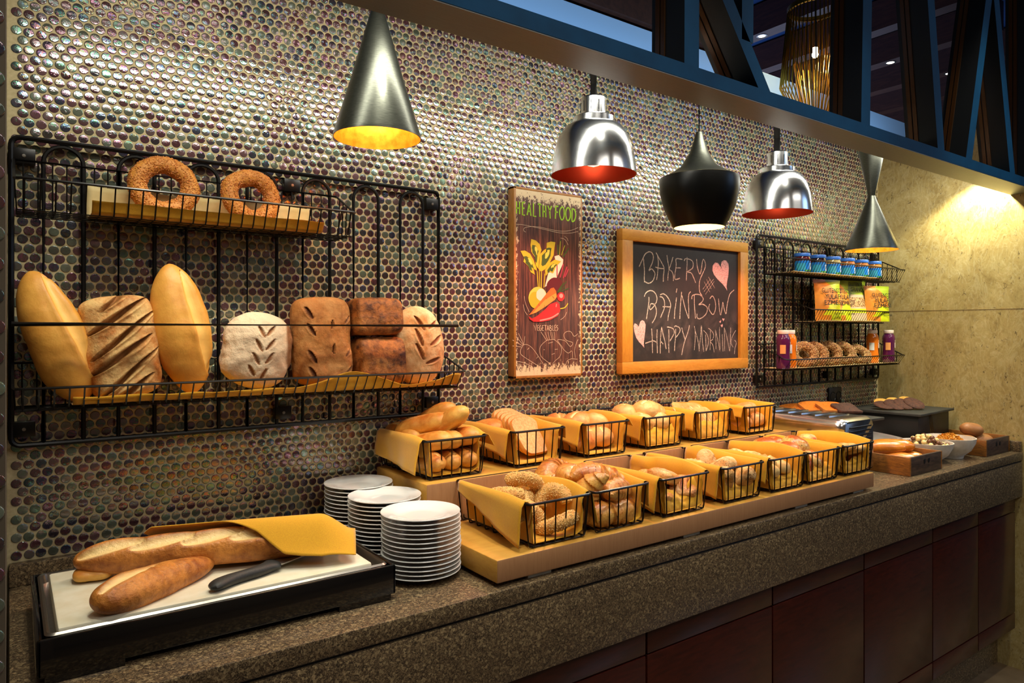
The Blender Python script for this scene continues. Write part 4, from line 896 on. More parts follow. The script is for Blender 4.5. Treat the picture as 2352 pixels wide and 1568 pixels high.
# downlights in the joists
for i, (x, y, r, lb) in enumerate(((5.442, 2.05, .032, 'left of the gold wire lamp'), (7.002, 1.685, .036, 'between the two slanted post groups'), (7.782, 1.48, .03, 'farthest to the right'))):
    d = thing('ceiling_downlight', 'small bright round downlight in a timber joist, '+lb, 'downlight', (x, y, 4.018), 'ceiling downlights')
    MB().lathe([(r, .003), (r+.012, .003), (r+.014, -.002), (r, -.003)], n=24).build('trim_ring', steel, d)
    MB().lathe([(0, .001), (r, .001), (r, .003), (0, .003)], n=24).build('lens', emit('downlight_glow', (1, .92, .78, 1), 12), d)
CHALK=[[[-248.0,118.5,-230.0,146.5,-218.0,163.5,-199.0,172.5,-184.0,168.5,-178.0,154.5,-184.0,134.5,-200.0,108.5,-187.0,114.5,-175.0,106.5,-170.0,95.5,-180.0,74.5,-199.0,64.5,-215.0,67.5,-222.0,71.5],3.0],[[-226.0,146.5,-225.0,130.5,-222.0,105.5,-223.0,81.5,-222.0,66.5],3.0],[[-165.0,172.5,-153.0,157.5,-134.0,135.5,-124.0,119.5,-127.0,93.5,-128.0,72.5],3.0],[[-156.0,159.5,-153.0,137.5,-155.0,114.5,-158.0,94.5,-162.0,77.5],3.0],[[-168.0,121.5,-148.0,118.5,-124.0,118.5],3.0],[[-109.0,166.5,-105.0,145.5,-99.0,122.5,-103.0,99.5,-105.0,78.5],3.0],[[-78.0,161.5,-84.0,146.5,-94.0,125.5,-98.0,117.5,-84.0,110.5,-76.0,96.5,-76.0,77.5],3.0],[[-29.0,156.5,-61.0,156.5,-61.0,136.5,-66.0,108.5,-69.0,87.5,-61.0,83.5,-42.0,88.5],3.0],[[-61.0,124.5,-37.0,125.5],3.0],[[-3.0,166.5,-3.0,142.5,-5.0,111.5,-7.0,81.5],3.0],[[-18.0,151.5,-13.0,159.5,6.0,159.5,24.0,154.5,31.0,142.5,25.0,126.5,-1.0,113.5,19.0,110.5,32.0,95.5,44.0,75.5],3.0],[[49.0,162.5,51.0,145.5,56.0,126.5,67.0,108.5,75.0,122.5,80.0,147.5,87.0,163.5,98.0,151.5,98.0,135.5,86.0,115.5,72.0,94.5,65.0,76.5,64.0,58.5,68.0,41.5,80.0,29.5],3.0],[[91.0,82.5,124.0,44.5],1.3],[[105.0,90.5,132.0,56.5],1.3],[[116.0,100.5,152.0,60.5],1.3],[[127.0,92.5,84.0,53.5],1.3],[[146.0,93.5,91.0,45.5],1.3],[[150.0,85.5,99.0,35.5],1.3],[[-223.0,17.5,-215.0,30.5,-199.0,38.5,-182.0,38.5,-168.0,30.5,-160.0,15.5,-163.0,0.5,-168.0,-4.5,-177.0,-15.5,-192.0,-25.5,-197.0,-19.5,-192.0,-7.5,-182.0,-5.5,-170.0,-10.5,-163.0,-27.5,-164.0,-42.5,-172.0,-58.5,-184.0,-71.5],3.0],[[-200.0,17.5,-200.0,2.5,-203.0,-15.5,-208.0,-38.5,-212.0,-58.5],3.0],[[-143.0,26.5,-129.0,30.5,-111.0,23.5,-96.0,7.5,-90.0,-8.5,-94.0,-23.5,-101.0,-42.5,-105.0,-63.5],3.0],[[-146.0,19.5,-134.0,18.5,-124.0,8.5,-121.0,-5.5,-124.0,-22.5,-134.0,-39.5,-142.0,-53.5],3.0],[[-131.0,-14.5,-94.0,-14.5],3.0],[[-59.0,19.5,-63.0,-2.5,-68.0,-26.5,-71.0,-56.5],3.0],[[-57.0,51.5,-61.0,36.5],3.0],[[-32.0,40.5,-36.0,12.5,-39.0,-13.5,-42.0,-56.5],3.0],[[-32.0,29.5,-23.0,8.5,-13.0,-18.5,-2.0,-40.5,6.0,-54.5],3.0],[[17.0,42.5,7.0,33.5,4.0,11.5,6.0,-18.5,7.0,-54.5],3.0],[[37.0,31.5,37.0,5.5,39.0,-21.5,43.0,-54.5],3.0],[[23.0,15.5,25.0,27.5,43.0,33.5,67.0,32.5,86.0,20.5,80.0,7.5,61.0,-3.5,83.0,-1.5,105.0,-9.5,110.0,-21.5,99.0,-39.5,75.0,-52.5,59.0,-54.5,51.0,-47.5,52.0,-36.5],3.0],[[124.0,19.5,138.0,30.5,150.0,20.5,157.0,2.5,156.0,-19.5,143.0,-38.5,127.0,-28.5,118.0,-14.5,123.0,0.5],3.0],[[174.0,21.5,177.0,-0.5,181.0,-23.5,187.0,-39.5,194.0,-18.5,200.0,8.5,206.0,-12.5,218.0,-34.5,224.0,-8.5,231.0,16.5,243.0,41.5,268.0,57.5],3.0],[[-187.0,-90.5,-184.0,-120.5,-183.0,-150.5,-182.0,-175.5],3.0],[[-159.0,-93.5,-160.0,-120.5,-159.0,-150.5,-158.0,-176.5],3.0],[[-218.0,-141.5,-192.0,-135.5,-175.0,-133.5,-163.0,-138.5],3.0],[[-137.0,-84.5,-142.0,-127.5,-143.0,-154.5,-143.0,-177.5],3.0],[[-137.0,-84.5,-129.0,-110.5,-121.0,-132.5,-113.0,-162.5],3.0],[[-142.0,-134.5,-129.0,-144.5],3.0],[[-100.0,-93.5,-99.0,-121.5,-100.0,-148.5,-99.0,-176.5],3.0],[[-109.0,-85.5,-94.0,-86.5,-76.0,-92.5,-71.0,-104.5,-79.0,-117.5,-94.0,-134.5],3.0],[[-64.0,-92.5,-65.0,-121.5,-68.0,-145.5,-70.0,-170.5],3.0],[[-71.0,-85.5,-64.0,-81.5,-46.0,-86.5,-40.0,-95.5,-46.0,-107.5,-63.0,-122.5],3.0],[[-32.0,-87.5,-24.0,-107.5,-14.0,-128.5],3.0],[[10.0,-78.5,3.0,-100.5,-13.0,-130.5,-23.0,-154.5,-32.0,-185.5],3.0],[[37.0,-81.5,41.0,-100.5,41.0,-128.5,37.0,-168.5],2.2],[[41.0,-97.5,56.0,-132.5,64.0,-173.5],2.2],[[64.0,-164.5,71.0,-120.5,76.0,-79.5,79.0,-111.5,83.0,-146.5,90.0,-175.5],2.2],[[99.0,-111.5,101.0,-143.5,103.0,-173.5],2.2],[[88.0,-97.5,105.0,-109.5,116.0,-129.5,113.0,-152.5,103.0,-172.5],2.2],[[127.0,-97.5,127.0,-129.5,125.0,-170.5],2.2],[[116.0,-89.5,132.0,-97.5,145.0,-111.5,141.0,-129.5,127.0,-138.5,141.0,-151.5,149.0,-178.5],2.2],[[156.0,-94.5,159.0,-129.5,159.0,-167.5],2.2],[[156.0,-94.5,169.0,-129.5,183.0,-176.5],2.2],[[180.0,-84.5,181.0,-129.5,183.0,-176.5],2.2],[[196.0,-111.5,198.0,-144.5,201.0,-176.5],2.2],[[208.0,-86.5,210.0,-130.5,211.0,-175.5],2.2],[[208.0,-86.5,223.0,-119.5,240.0,-176.5],2.2],[[247.0,-86.5,245.0,-130.5,242.0,-176.5],2.2],[[278.0,-97.5,261.0,-115.5,250.0,-135.5,252.0,-150.5,262.0,-161.5],2.2],[[271.0,-134.5,281.0,-145.5,274.0,-163.5,269.0,-187.5],2.2]]
HEARTS=[[198.0,128.5,188.0,140.5,171.0,154.5,155.0,155.5,141.0,143.5,139.0,125.5,149.0,109.5,171.0,92.5,200.0,76.5,217.0,62.5,226.0,52.5,222.0,67.5,226.0,89.5,233.0,112.5,236.0,137.5,233.0,155.5,220.0,166.5,206.0,167.5,193.0,160.5,188.0,146.5],[-249.0,-85.5,-259.0,-76.5,-269.0,-73.5,-274.0,-81.5,-271.0,-100.5,-262.0,-121.5,-248.0,-136.5,-234.0,-146.5,-223.0,-156.5,-225.0,-139.5,-222.0,-120.5,-218.0,-100.5,-216.0,-77.5,-223.0,-65.5,-233.0,-62.5,-242.0,-67.5,-247.0,-77.5],[203.0,-63.5,196.0,-53.5,200.0,-51.5,203.0,-54.5,208.0,-51.5,210.0,-54.5],[186.0,-69.5,179.0,-65.5,181.0,-62.5,186.0,-62.5,189.0,-56.5,190.0,-63.5],[196.0,-86.5,187.0,-79.5,190.0,-75.5,194.0,-76.5,198.0,-72.5,200.0,-79.5]]
PGREEN=[[[-124.0,239.0,-124.0,203.0],7.5],[[-113.0,239.0,-113.0,202.0],7.5],[[-124.0,219.0,-113.0,220.0],7.5],[[-103.0,238.0,-102.0,201.0,-93.0,201.0],7.5],[[-103.0,238.0,-93.0,239.0],7.5],[[-102.0,221.0,-95.0,221.0],7.5],[[-77.0,240.0,-85.0,202.0],7.5],[[-77.0,240.0,-71.0,201.0],7.5],[[-82.0,214.0,-73.0,214.0],7.5],[[-61.0,240.0,-62.0,201.0,-51.0,201.0],7.5],[[-45.0,239.0,-31.0,239.0],7.5],[[-38.0,239.0,-37.0,201.0],7.5],[[-25.0,238.0,-25.0,202.0],7.5],[[-15.0,238.0,-14.0,202.0],7.5],[[-25.0,219.0,-14.0,219.0],7.5],[[-6.0,238.0,1.0,223.0],7.5],[[9.0,239.0,1.0,223.0,3.0,200.0],7.5],[[25.0,240.0,23.0,201.0],7.5],[[25.0,240.0,35.0,240.0],7.5],[[24.0,222.0,33.0,222.0],7.5],[[49.0,240.0,42.0,231.0,40.0,217.0,46.0,202.0,53.0,202.0,58.0,212.0,58.0,230.0,55.0,239.0,49.0,240.0],7.5],[[73.0,241.0,66.0,231.0,65.0,217.0,69.0,203.0,76.0,201.0,83.0,212.0,83.0,230.0,78.0,239.0,73.0,241.0],7.5],[[91.0,239.0,90.0,202.0,99.0,202.0,105.0,215.0,105.0,227.0,100.0,237.0,91.0,239.0],7.5]]
PVEG=[[[-59.0,-125.0,-54.0,-141.0,-50.0,-123.0],2.6],[[-45.0,-125.0,-46.0,-141.0,-41.0,-141.0],2.6],[[-45.0,-125.0,-41.0,-125.0],2.6],[[-46.0,-132.0,-42.0,-133.0],2.6],[[-33.0,-126.0,-38.0,-129.0,-38.0,-139.0,-33.0,-141.0,-31.0,-134.0,-34.0,-134.0],2.6],[[-28.0,-126.0,-28.0,-141.0,-22.0,-141.0],2.6],[[-28.0,-126.0,-22.0,-126.0],2.6],[[-28.0,-133.0,-23.0,-133.0],2.6],[[-20.0,-125.0,-11.0,-126.0],2.6],[[-15.0,-125.0,-15.0,-141.0],2.6],[[-6.0,-125.0,-9.0,-141.0],2.6],[[-6.0,-125.0,-2.0,-141.0],2.6],[[-8.0,-136.0,-3.0,-136.0],2.6],[[1.0,-125.0,2.0,-141.0,8.0,-140.0,8.0,-135.0,3.0,-133.0,7.0,-130.0,6.0,-127.0,1.0,-125.0],2.6],[[13.0,-125.0,13.0,-141.0,18.0,-141.0],2.6],[[21.0,-125.0,21.0,-141.0,26.0,-141.0],2.6],[[21.0,-125.0,26.0,-124.0],2.6],[[21.0,-132.0,25.0,-132.0],2.6],[[33.0,-125.0,29.0,-127.0,29.0,-131.0,33.0,-134.0,32.0,-139.0,29.0,-142.0],2.6]]
PLINE=[[[-133.0,170.0,-105.0,172.0,-74.0,170.0,-41.0,167.0,-9.0,164.0,29.0,160.0,62.0,160.0,88.0,163.0,116.0,170.0],1.8],[[-90.0,151.0,-97.0,154.0,-97.0,161.0,-86.0,166.0,-62.0,170.0,-33.0,170.0,1.0,167.0,37.0,165.0,67.0,167.0,93.0,173.0,115.0,182.0],1.8],[[44.0,144.0,62.0,140.0,75.0,124.0],1.8],[[60.0,150.0,70.0,145.0,75.0,137.0],1.8],[[-95.0,-39.0,-91.0,-60.0,-77.0,-86.0],1.8],[[-99.0,-64.0,-95.0,-81.0,-84.0,-95.0],1.8],[[69.0,-84.0,60.0,-98.0,44.0,-108.0],1.8],[[-11.0,-171.0,-31.0,-185.0,-38.0,-201.0,-31.0,-220.0,-11.0,-234.0,4.0,-244.0,14.0,-264.0,16.0,-276.0],1.8],[[-11.0,-171.0,4.0,-169.0,21.0,-170.0,42.0,-186.0,48.0,-200.0,42.0,-220.0,21.0,-235.0,13.0,-244.0,13.0,-260.0],1.8],[[-11.0,-171.0,-33.0,-145.0],1.8],[[-6.0,-170.0,-18.0,-145.0],1.8],[[1.0,-169.0,-6.0,-145.0],1.8],[[11.0,-169.0,3.0,-145.0],1.8],[[16.0,-169.0,9.0,-145.0],1.8],[[21.0,-171.0,18.0,-145.0],1.8],[[-104.0,-190.0,-110.0,-203.0,-103.0,-215.0,-57.0,-240.0,1.0,-271.0,-23.0,-243.0,-57.0,-202.0,-79.0,-185.0,-96.0,-183.0,-104.0,-190.0],1.8],[[-104.0,-190.0,-138.0,-186.0],1.8],[[-102.0,-186.0,-138.0,-169.0],1.8],[[-99.0,-184.0,-131.0,-154.0],1.8],[[-97.0,-183.0,-117.0,-149.0],1.8],[[-98.0,-183.0,-93.0,-158.0],1.8],[[73.0,-274.0,65.0,-254.0,70.0,-236.0,88.0,-229.0],1.8],[[93.0,-227.0,90.0,-205.0,75.0,-211.0,57.0,-200.0,49.0,-190.0,32.0,-170.0,62.0,-173.0,83.0,-191.0,93.0,-179.0,67.0,-171.0,57.0,-155.0,67.0,-145.0,86.0,-145.0,99.0,-159.0,115.0,-151.0],1.8],[[104.0,-227.0,101.0,-203.0,109.0,-179.0,116.0,-169.0],1.8],[[88.0,-229.0,113.0,-231.0],1.8],[[-131.0,-231.0,-98.0,-236.0,-70.0,-248.0,-57.0,-261.0,-59.0,-277.0],1.8],[[-23.0,-199.0,-18.0,-199.0],1.8],[[21.0,-199.0,33.0,-198.0],1.8],[[9.0,-214.0,21.0,-211.0],1.8],[[-4.0,-180.0,14.0,-176.0],1.8],[[-84.0,-198.0,-77.0,-192.0],1.8],[[-50.0,-225.0,-44.0,-219.0],1.8]]
PART=[["w",[20.0,86.0,37.0,91.0,55.0,78.0,53.0,64.0,27.0,18.0,14.0,7.0,-9.0,-5.0,-18.0,-9.0,-4.0,34.0,16.0,43.0,27.0,67.0]],["d",[39.0,91.0,44.0,138.0],5],["d",[34.0,93.0,32.0,122.0],5],["d",[47.0,91.0,62.0,124.0],5],["d",[53.0,86.0,78.0,115.0],5],["y",[40.0,91.0,44.0,134.0],2],["y",[47.0,91.0,61.0,122.0],2],["b",[55.0,-5.0,53.0,-13.0,49.0,-20.0,43.0,-26.0,35.0,-31.0,26.0,-33.0,17.0,-34.0,8.0,-32.0,0.0,-28.0,-6.0,-22.0,-10.0,-15.0,-11.0,-8.0,-10.0,0.0,-6.0,7.0,0.0,13.0,8.0,18.0,17.0,21.0,26.0,21.0,35.0,19.0,43.0,15.0,49.0,10.0,53.0,3.0]],["m",[30.0,24.0,30.0,63.0],4],["m",[42.0,22.0,55.0,64.0],4],["m",[55.0,21.0,70.0,57.0],4],["m",[62.0,25.0,75.0,50.0],4],["y",[-48.0,38.0,-43.0,-12.0],3.2],["y",[-39.0,44.0,-38.0,-12.0],3.2],["y",[-31.0,36.0,-32.0,-12.0],3.2],["y",[-18.0,31.0,-22.0,-11.0],3.2],["y",[-110.0,94.0,-93.0,96.0,-74.0,88.0,-62.0,71.0,-50.0,47.0,-48.0,38.0,-62.0,44.0,-56.0,26.0,-72.0,33.0,-81.0,51.0,-99.0,63.0,-96.0,73.0]],["d",[-99.0,78.0,-88.0,80.0,-77.0,74.0,-69.0,64.0,-62.0,49.0,-60.0,43.0,-69.0,48.0,-66.0,36.0,-75.0,40.0,-81.0,52.0,-92.0,59.0,-90.0,65.0]],["l",[-83.0,74.0,-78.0,75.0,-73.0,72.0,-69.0,67.0,-66.0,60.0,-65.0,57.0,-69.0,59.0,-67.0,54.0,-72.0,56.0,-75.0,61.0,-80.0,65.0,-79.0,68.0]],["y",[-70.0,132.0,-53.0,129.0,-38.0,119.0,-31.0,102.0,-38.0,86.0,-43.0,44.0,-53.0,54.0,-55.0,77.0,-70.0,94.0,-71.0,105.0,-73.0,114.0]],["d",[-66.0,115.0,-55.0,114.0,-46.0,107.0,-42.0,97.0,-46.0,87.0,-49.0,61.0,-55.0,67.0,-57.0,82.0,-66.0,92.0,-66.0,99.0,-68.0,105.0]],["l",[-56.0,111.0,-51.0,110.0,-47.0,107.0,-45.0,102.0,-47.0,97.0,-48.0,84.0,-51.0,88.0,-52.0,94.0,-56.0,99.0,-57.0,103.0,-57.0,105.0]],["y",[-11.0,125.0,6.0,130.0,23.0,129.0,19.0,111.0,16.0,89.0,1.0,65.0,-16.0,45.0,-33.0,36.0,-42.0,44.0,-38.0,69.0,-38.0,88.0,-21.0,103.0,-12.0,107.0]],["d",[-13.0,108.0,-2.0,111.0,8.0,110.0,5.0,99.0,4.0,86.0,-5.0,71.0,-16.0,58.0,-27.0,53.0,-32.0,57.0,-30.0,73.0,-30.0,85.0,-19.0,94.0,-14.0,97.0]],["l",[-9.0,103.0,-4.0,104.0,1.0,104.0,0.0,99.0,-1.0,92.0,-5.0,85.0,-10.0,79.0,-15.0,76.0,-18.0,78.0,-17.0,86.0,-17.0,92.0,-12.0,96.0,-9.0,97.0]],["y",[1.0,65.0,21.0,76.0,46.0,72.0,37.0,65.0,27.0,57.0,14.0,34.0,-1.0,38.0,-15.0,24.0,-18.0,41.0]],["d",[4.0,57.0,16.0,64.0,31.0,61.0,25.0,57.0,19.0,52.0,11.0,38.0,2.0,41.0,-7.0,32.0,-9.0,42.0]],["l",[11.0,60.0,18.0,63.0,25.0,62.0,22.0,60.0,19.0,58.0,15.0,51.0,11.0,52.0,7.0,48.0,5.0,53.0]],["l",[-10.0,-42.0,-11.0,-52.0,-15.0,-61.0,-22.0,-68.0,-31.0,-74.0,-40.0,-76.0,-50.0,-77.0,-60.0,-74.0,-68.0,-69.0,-75.0,-62.0,-79.0,-54.0,-81.0,-44.0,-79.0,-35.0,-75.0,-26.0,-68.0,-19.0,-60.0,-13.0,-50.0,-10.0,-40.0,-10.0,-31.0,-12.0,-22.0,-17.0,-15.0,-24.0,-11.0,-33.0]],["y",[-37.0,-49.0,-38.0,-56.0,-40.0,-62.0,-44.0,-68.0,-49.0,-72.0,-55.0,-74.0,-60.0,-74.0,-66.0,-72.0,-71.0,-68.0,-75.0,-63.0,-77.0,-57.0,-78.0,-50.0,-77.0,-43.0,-75.0,-36.0,-71.0,-31.0,-66.0,-27.0,-60.0,-25.0,-55.0,-25.0,-49.0,-26.0,-44.0,-30.0,-40.0,-35.0,-38.0,-42.0]],["w",[-15.0,-33.0,-15.0,-38.0,-18.0,-43.0,-21.0,-47.0,-26.0,-50.0,-31.0,-51.0,-36.0,-51.0,-41.0,-50.0,-45.0,-47.0,-49.0,-44.0,-51.0,-39.0,-51.0,-34.0,-51.0,-29.0,-49.0,-24.0,-45.0,-20.0,-41.0,-17.0,-36.0,-15.0,-31.0,-15.0,-26.0,-16.0,-21.0,-19.0,-18.0,-23.0,-15.0,-28.0]],["r",[59.0,-37.0,59.0,-41.0,57.0,-44.0,54.0,-47.0,50.0,-50.0,46.0,-51.0,42.0,-51.0,38.0,-50.0,35.0,-48.0,32.0,-45.0,30.0,-41.0,30.0,-37.0,30.0,-33.0,32.0,-30.0,35.0,-27.0,38.0,-24.0,42.0,-23.0,46.0,-23.0,50.0,-24.0,54.0,-26.0,57.0,-29.0,59.0,-33.0]],["p",[53.0,-34.0,53.0,-36.0,52.0,-37.0,51.0,-39.0,49.0,-40.0,47.0,-41.0,44.0,-41.0,42.0,-40.0,41.0,-39.0,39.0,-38.0,38.0,-36.0,38.0,-34.0,38.0,-32.0,39.0,-30.0,41.0,-29.0,42.0,-28.0,44.0,-27.0,47.0,-27.0,49.0,-28.0,51.0,-29.0,52.0,-30.0,53.0,-32.0]],["o",[-79.0,-95.0,-57.0,-74.0,-18.0,-35.0,4.0,-13.0,16.0,-10.0,25.0,-20.0,29.0,-37.0,21.0,-47.0,-18.0,-70.0,-53.0,-88.0]],["y2",[-70.0,-93.0,-18.0,-48.0,25.0,-26.0,28.0,-38.0,21.0,-46.0,-18.0,-69.0,-51.0,-86.0]],["d",[29.0,-24.0,67.0,11.0],3],["d",[32.0,-22.0,62.0,-5.0],3],["d",[34.0,-24.0,76.0,-10.0],3],["d",[32.0,-20.0,55.0,7.0],3],["r",[-79.0,-99.0,-67.0,-105.0,-48.0,-97.0,-18.0,-77.0,1.0,-61.0,27.0,-53.0,39.0,-61.0,42.0,-80.0,32.0,-96.0,1.0,-110.0,-33.0,-115.0,-62.0,-115.0,-77.0,-107.0]],["y",[42.0,-74.0,60.0,-70.0,73.0,-57.0],3.5],["p",[27.0,-59.0,25.0,-69.0],3],["p",[35.0,-88.0,6.0,-102.0,-38.0,-111.0],4],["k",[-43.0,-62.0,-39.0,-67.0],1],["k",[-21.0,-64.0,-20.0,-70.0],1],["k",[11.0,-36.0,18.0,-44.0],1],["k",[-14.0,-42.0,-11.0,-46.0],1]]
# ---------------------------------------------------------------- poster and blackboard
def ribbon(m, pts, w, y, mi=0, smooth=True):
    P = [Vector((pts[i]/1000, 0, pts[i+1]/1000)) for i in range(0, len(pts), 2)]
    if smooth and len(P) > 2:      # Catmull-Rom through the points
        Q = []
        for i in range(len(P)-1):
            a = P[max(i-1, 0)]; b = P[i]; c = P[i+1]; d = P[min(i+2, len(P)-1)]
            for k in range(5):
                t = k/5; Q.append(.5*((2*b)+(c-a)*t+(2*a-5*b+4*c-d)*t*t+(3*b-a-3*c+d)*t**3))
        Q.append(P[-1]); P = Q
    vs = []; w /= 1000
    for i, p in enumerate(P):
        t = P[min(i+1, len(P)-1)]-P[max(i-1, 0)]
        if t.length < 1e-7: t = Vector((1, 0, 0))
        t.normalize(); n = Vector((-t.z, 0, t.x))*(w/2*(1+.18*nz(p.x*300, p.z*300, 0, 1)))
        vs += [p+n+Vector((0, y, 0)), p-n+Vector((0, y, 0))]
    m.add(vs, [(2*i, 2*i+1, 2*i+3, 2*i+2) for i in range(len(P)-1)], mi)
def fillpoly(m, pts, y, mi):
    P = [Vector((pts[i]/1000, 0, pts[i+1]/1000)) for i in range(0, len(pts), 2)]
    from mathutils.geometry import tessellate_polygon
    m.add([p+Vector((0, y, 0)) for p in P], tessellate_polygon([[Vector((p.x, p.z, 0)) for p in P]]), mi)
ps = thing('wall_poster', 'tall framed vegetable poster reading HEALTHY FOOD on the tiled wall', 'poster', (1.335, 0, 1.54))
hw, hh = .1335, .283
m = MB(); fr = wood('poster_frame_wood', lin(176, 122, 52), lin(140, 86, 34), 8, (3, 12, 3), .45)
m.box(-hw, -hw+.008, -.034, -.004, -hh, hh, .0012); m.box(hw-.006, hw, -.034, -.004, -hh, hh, .0012); m.box(-hw, hw, -.034, -.004, hh-.007, hh, .0012); m.box(-hw, hw, -.034, -.004, -hh, -hh+.008, .0012)
m.build('frame', fr, ps)
def plank_mat():
    t = NT('weathered_plank_print'); v = t.coord((1, 1, 1)); st = t.coord((26, 1, 1.6)); n = t.noise(st, 6, 6, .65); c = t.ramp(n, [(.32, lin(34, 18, 14)), (.5, lin(84, 46, 34)), (.68, lin(132, 82, 62))])
    sx = t.n('ShaderNodeSeparateXYZ'); t.l(v, sx.inputs[0])
    pl_ = t.math('ABSOLUTE', t.math('SUBTRACT', t.math('FRACT', t.math('MULTIPLY', sx.outputs[0], 22.0)), .5)); c = t.mix(t.ramp(pl_, [(.47, 0.0), (.5, 1.0)]), c, lin(24, 12, 10))
    ex = t.math('SUBTRACT', t.math('ABSOLUTE', sx.outputs[0]), hw-.022); ez = t.math('SUBTRACT', t.math('ABSOLUTE', sx.outputs[2]), hh-.062)
    e = t.math('MAXIMUM', t.math('MULTIPLY', ex, 14.0), t.math('MULTIPLY', ez, 6.0)); wn = t.noise(t.coord((30, 1, 20)), 3.0, 6, .8)
    wear = t.ramp(t.math('ADD', e, wn), [(.66, 0.0), (.70, 1.0)]); c = t.mix(wear, c, lin(214, 190, 150)); t.set(Base_Color=c, Roughness=.55); return t.m
MB().box(-hw+.006, hw-.004, -.033, -.006, -hh+.006, hh-.006).build('print_panel', plank_mat(), ps, False)
pc = {'w': lin(232, 222, 196), 'd': lin(58, 84, 26), 'y': lin(186, 178, 34), 'b': lin(92, 20, 28), 'm': lin(164, 56, 78), 'l': lin(200, 204, 80), 'r': lin(190, 28, 30), 'p': lin(240, 150, 140), 'o': lin(224, 112, 34), 'y2': lin(240, 158, 62), 'k': lin(60, 30, 16)}
keys = list(pc); pm_ = [plain('print_ink_'+str(k), pc[k], .6) for k in keys]
m = MB(); yy = -.0334
for a in PART:
    yy -= .00004
    if len(a) == 3: ribbon(m, a[1], a[2], yy, keys.index(a[0]))
    else: fillpoly(m, a[1], yy, keys.index(a[0]))
m.build('painted_vegetables', pm_, ps, False)
m = MB(); [ribbon(m, p, 4.4, -.0337, 0, len(p) > 10) for p, w in PGREEN]; m.build('lettering', plain('green_print', lin(150, 196, 20), .6), ps, False)['label'] = 'green HEALTHY FOOD lettering'
white_ink = plain('white_print_line', lin(226, 196, 166), .6)
m = MB(); [ribbon(m, p, 1.5, -.0337, 0, len(p) > 10) for p, w in PVEG]; m.build('lettering', white_ink, ps, False)['label'] = 'small white VEGETABLES lettering'
m = MB(); [ribbon(m, p, 1.0, -.0336) for p, w in PLINE]; m.build('line_drawing', white_ink, ps, False)
bb = thing('blackboard', 'oak framed chalkboard with BAKERY RAINBOW HAPPY MORNING in chalk', 'blackboard', (1.982, 0, 1.4965))
x0, x1, z0, z1 = -.338, .340, -.242, .241; a, b, c, d = -.288, .292, -.203, .203
for q in ((x0, x1, d, z1), (x0, x1, z0, c), (x0, a, c, d), (b, x1, c, d)):
    hz = q[1]-q[0] > .3; M_ = oak if hz else wood('oak_stile', lin(214, 152, 58), lin(190, 124, 40), 8, (12, 12, 3), .4)
    MB().box(q[0], q[1], -.034, -.006, q[2], q[3], .0015).build('frame_rail' if hz else 'frame_stile', M_, bb)
t = NT('chalkboard_slate'); v = t.coord((1, 1, 1)); sm = t.noise(v, 5, 5, .7, 1.5); sx = t.n('ShaderNodeSeparateXYZ'); t.l(v, sx.inputs[0])
low = t.ramp(t.math('ABSOLUTE', t.math('ADD', sx.outputs[2], .115)), [(.02, 1.0), (.10, .15)])
t.set(Base_Color=t.mix(t.math('MULTIPLY', t.ramp(sm, [(.48, 0.0), (.75, .35)]), low), lin(34, 30, 28), lin(150, 120, 112)), Roughness=.65)
MB().box(a-.004, b+.004, -.022, -.006, c-.004, d+.004).build('board_panel', t.m, bb, False)
chalk = NT('white_chalk'); cn = chalk.noise(chalk.coord(), 420, 3, .7); chalk.set(Base_Color=chalk.ramp(cn, [(.38, lin(96, 84, 78)), (.56, lin(206, 186, 170))]), Roughness=.95)
m = MB(); [ribbon(m, p, w*1.2, -.0224, 0, True) for p, w in CHALK]; m.build('chalk_lettering', chalk.m, bb, False)
pk = NT('pink_chalk'); cn = pk.noise(pk.coord((1, 1, 3)), 160, 4, .7); pk.set(Base_Color=pk.ramp(cn, [(.34, lin(140, 96, 96)), (.52, lin(226, 168, 162))]), Roughness=.95)
m = MB(); [fillpoly(m, p, -.0223, 0) for p in HEARTS]; m.build('chalk_hearts', pk.m, bb, False)
# wall socket behind the toaster
so = thing('wall_socket', 'black double wall socket on the tiles behind the toaster', 'socket', (2.99, 0, 1.105))
MB().box(-.052, .052, -.011, -.002, -.04, .04, .004).build('plate', black_matte, so)
for sx_ in (-.024, .024):
    q = MB(); q.lathe([(.019, 0), (.021, .002), (.0215, 0)], n=24); k = q.build('outlet_ring', plain('socket_rim', lin(24, 24, 24), .3), so); k.location = (sx_, -.0112, 0); k.rotation_euler = (PI/2, 0, 0)
# ---------------------------------------------------------------- toaster and the right end of the counter
to = thing('toaster', 'long chrome six slot toaster between the baskets and the wooden crate', 'toaster', (2.362, -.235, CT))
def tf(d, z0, z1, y0, y1, r=.03):
    m = MB(); pr = []
    for k in range(7): w = R(90*k/6); pr.append((.105-r+r*math.cos(w), z1-r+r*math.sin(w)))
    pr = [(.105, z0)]+pr+[(-x, z) for x, z in pr[::-1]]+[(-.105, z0)]
    n = len(pr); m.add([(x*k, y, zc+(z-zc)*k) for y, k, zc in ((y0, .90, (z0+z1)/2), (y0+.012, .985, (z0+z1)/2), (y0+.03, 1, 0), (y1-.03, 1, 0), (y1, .95, (z0+z1)/2)) for x, z in pr],
        [(i*n+k, i*n+k+1, (i+1)*n+k+1, (i+1)*n+k) for i in range(4) for k in range(n-1)]+[tuple(range(n)), tuple(4*n+k for k in range(n))[::-1]]); return m
tf(0, .012, .200, -.212, .20).build('body', chrome, to, sharp=50)
vb = MB()
for k in range(9): vb.box(-.062, .075, -.2165, -.2115, .055+.014*k, .0595+.014*k)
vb.build('vent_grille', black_matte, to, False)
for k in range(6): MB().box(-.066, .066, -.130+.052*k-.009, -.130+.052*k+.009, .1985, .2012).build('slot', black_matte, to, False)
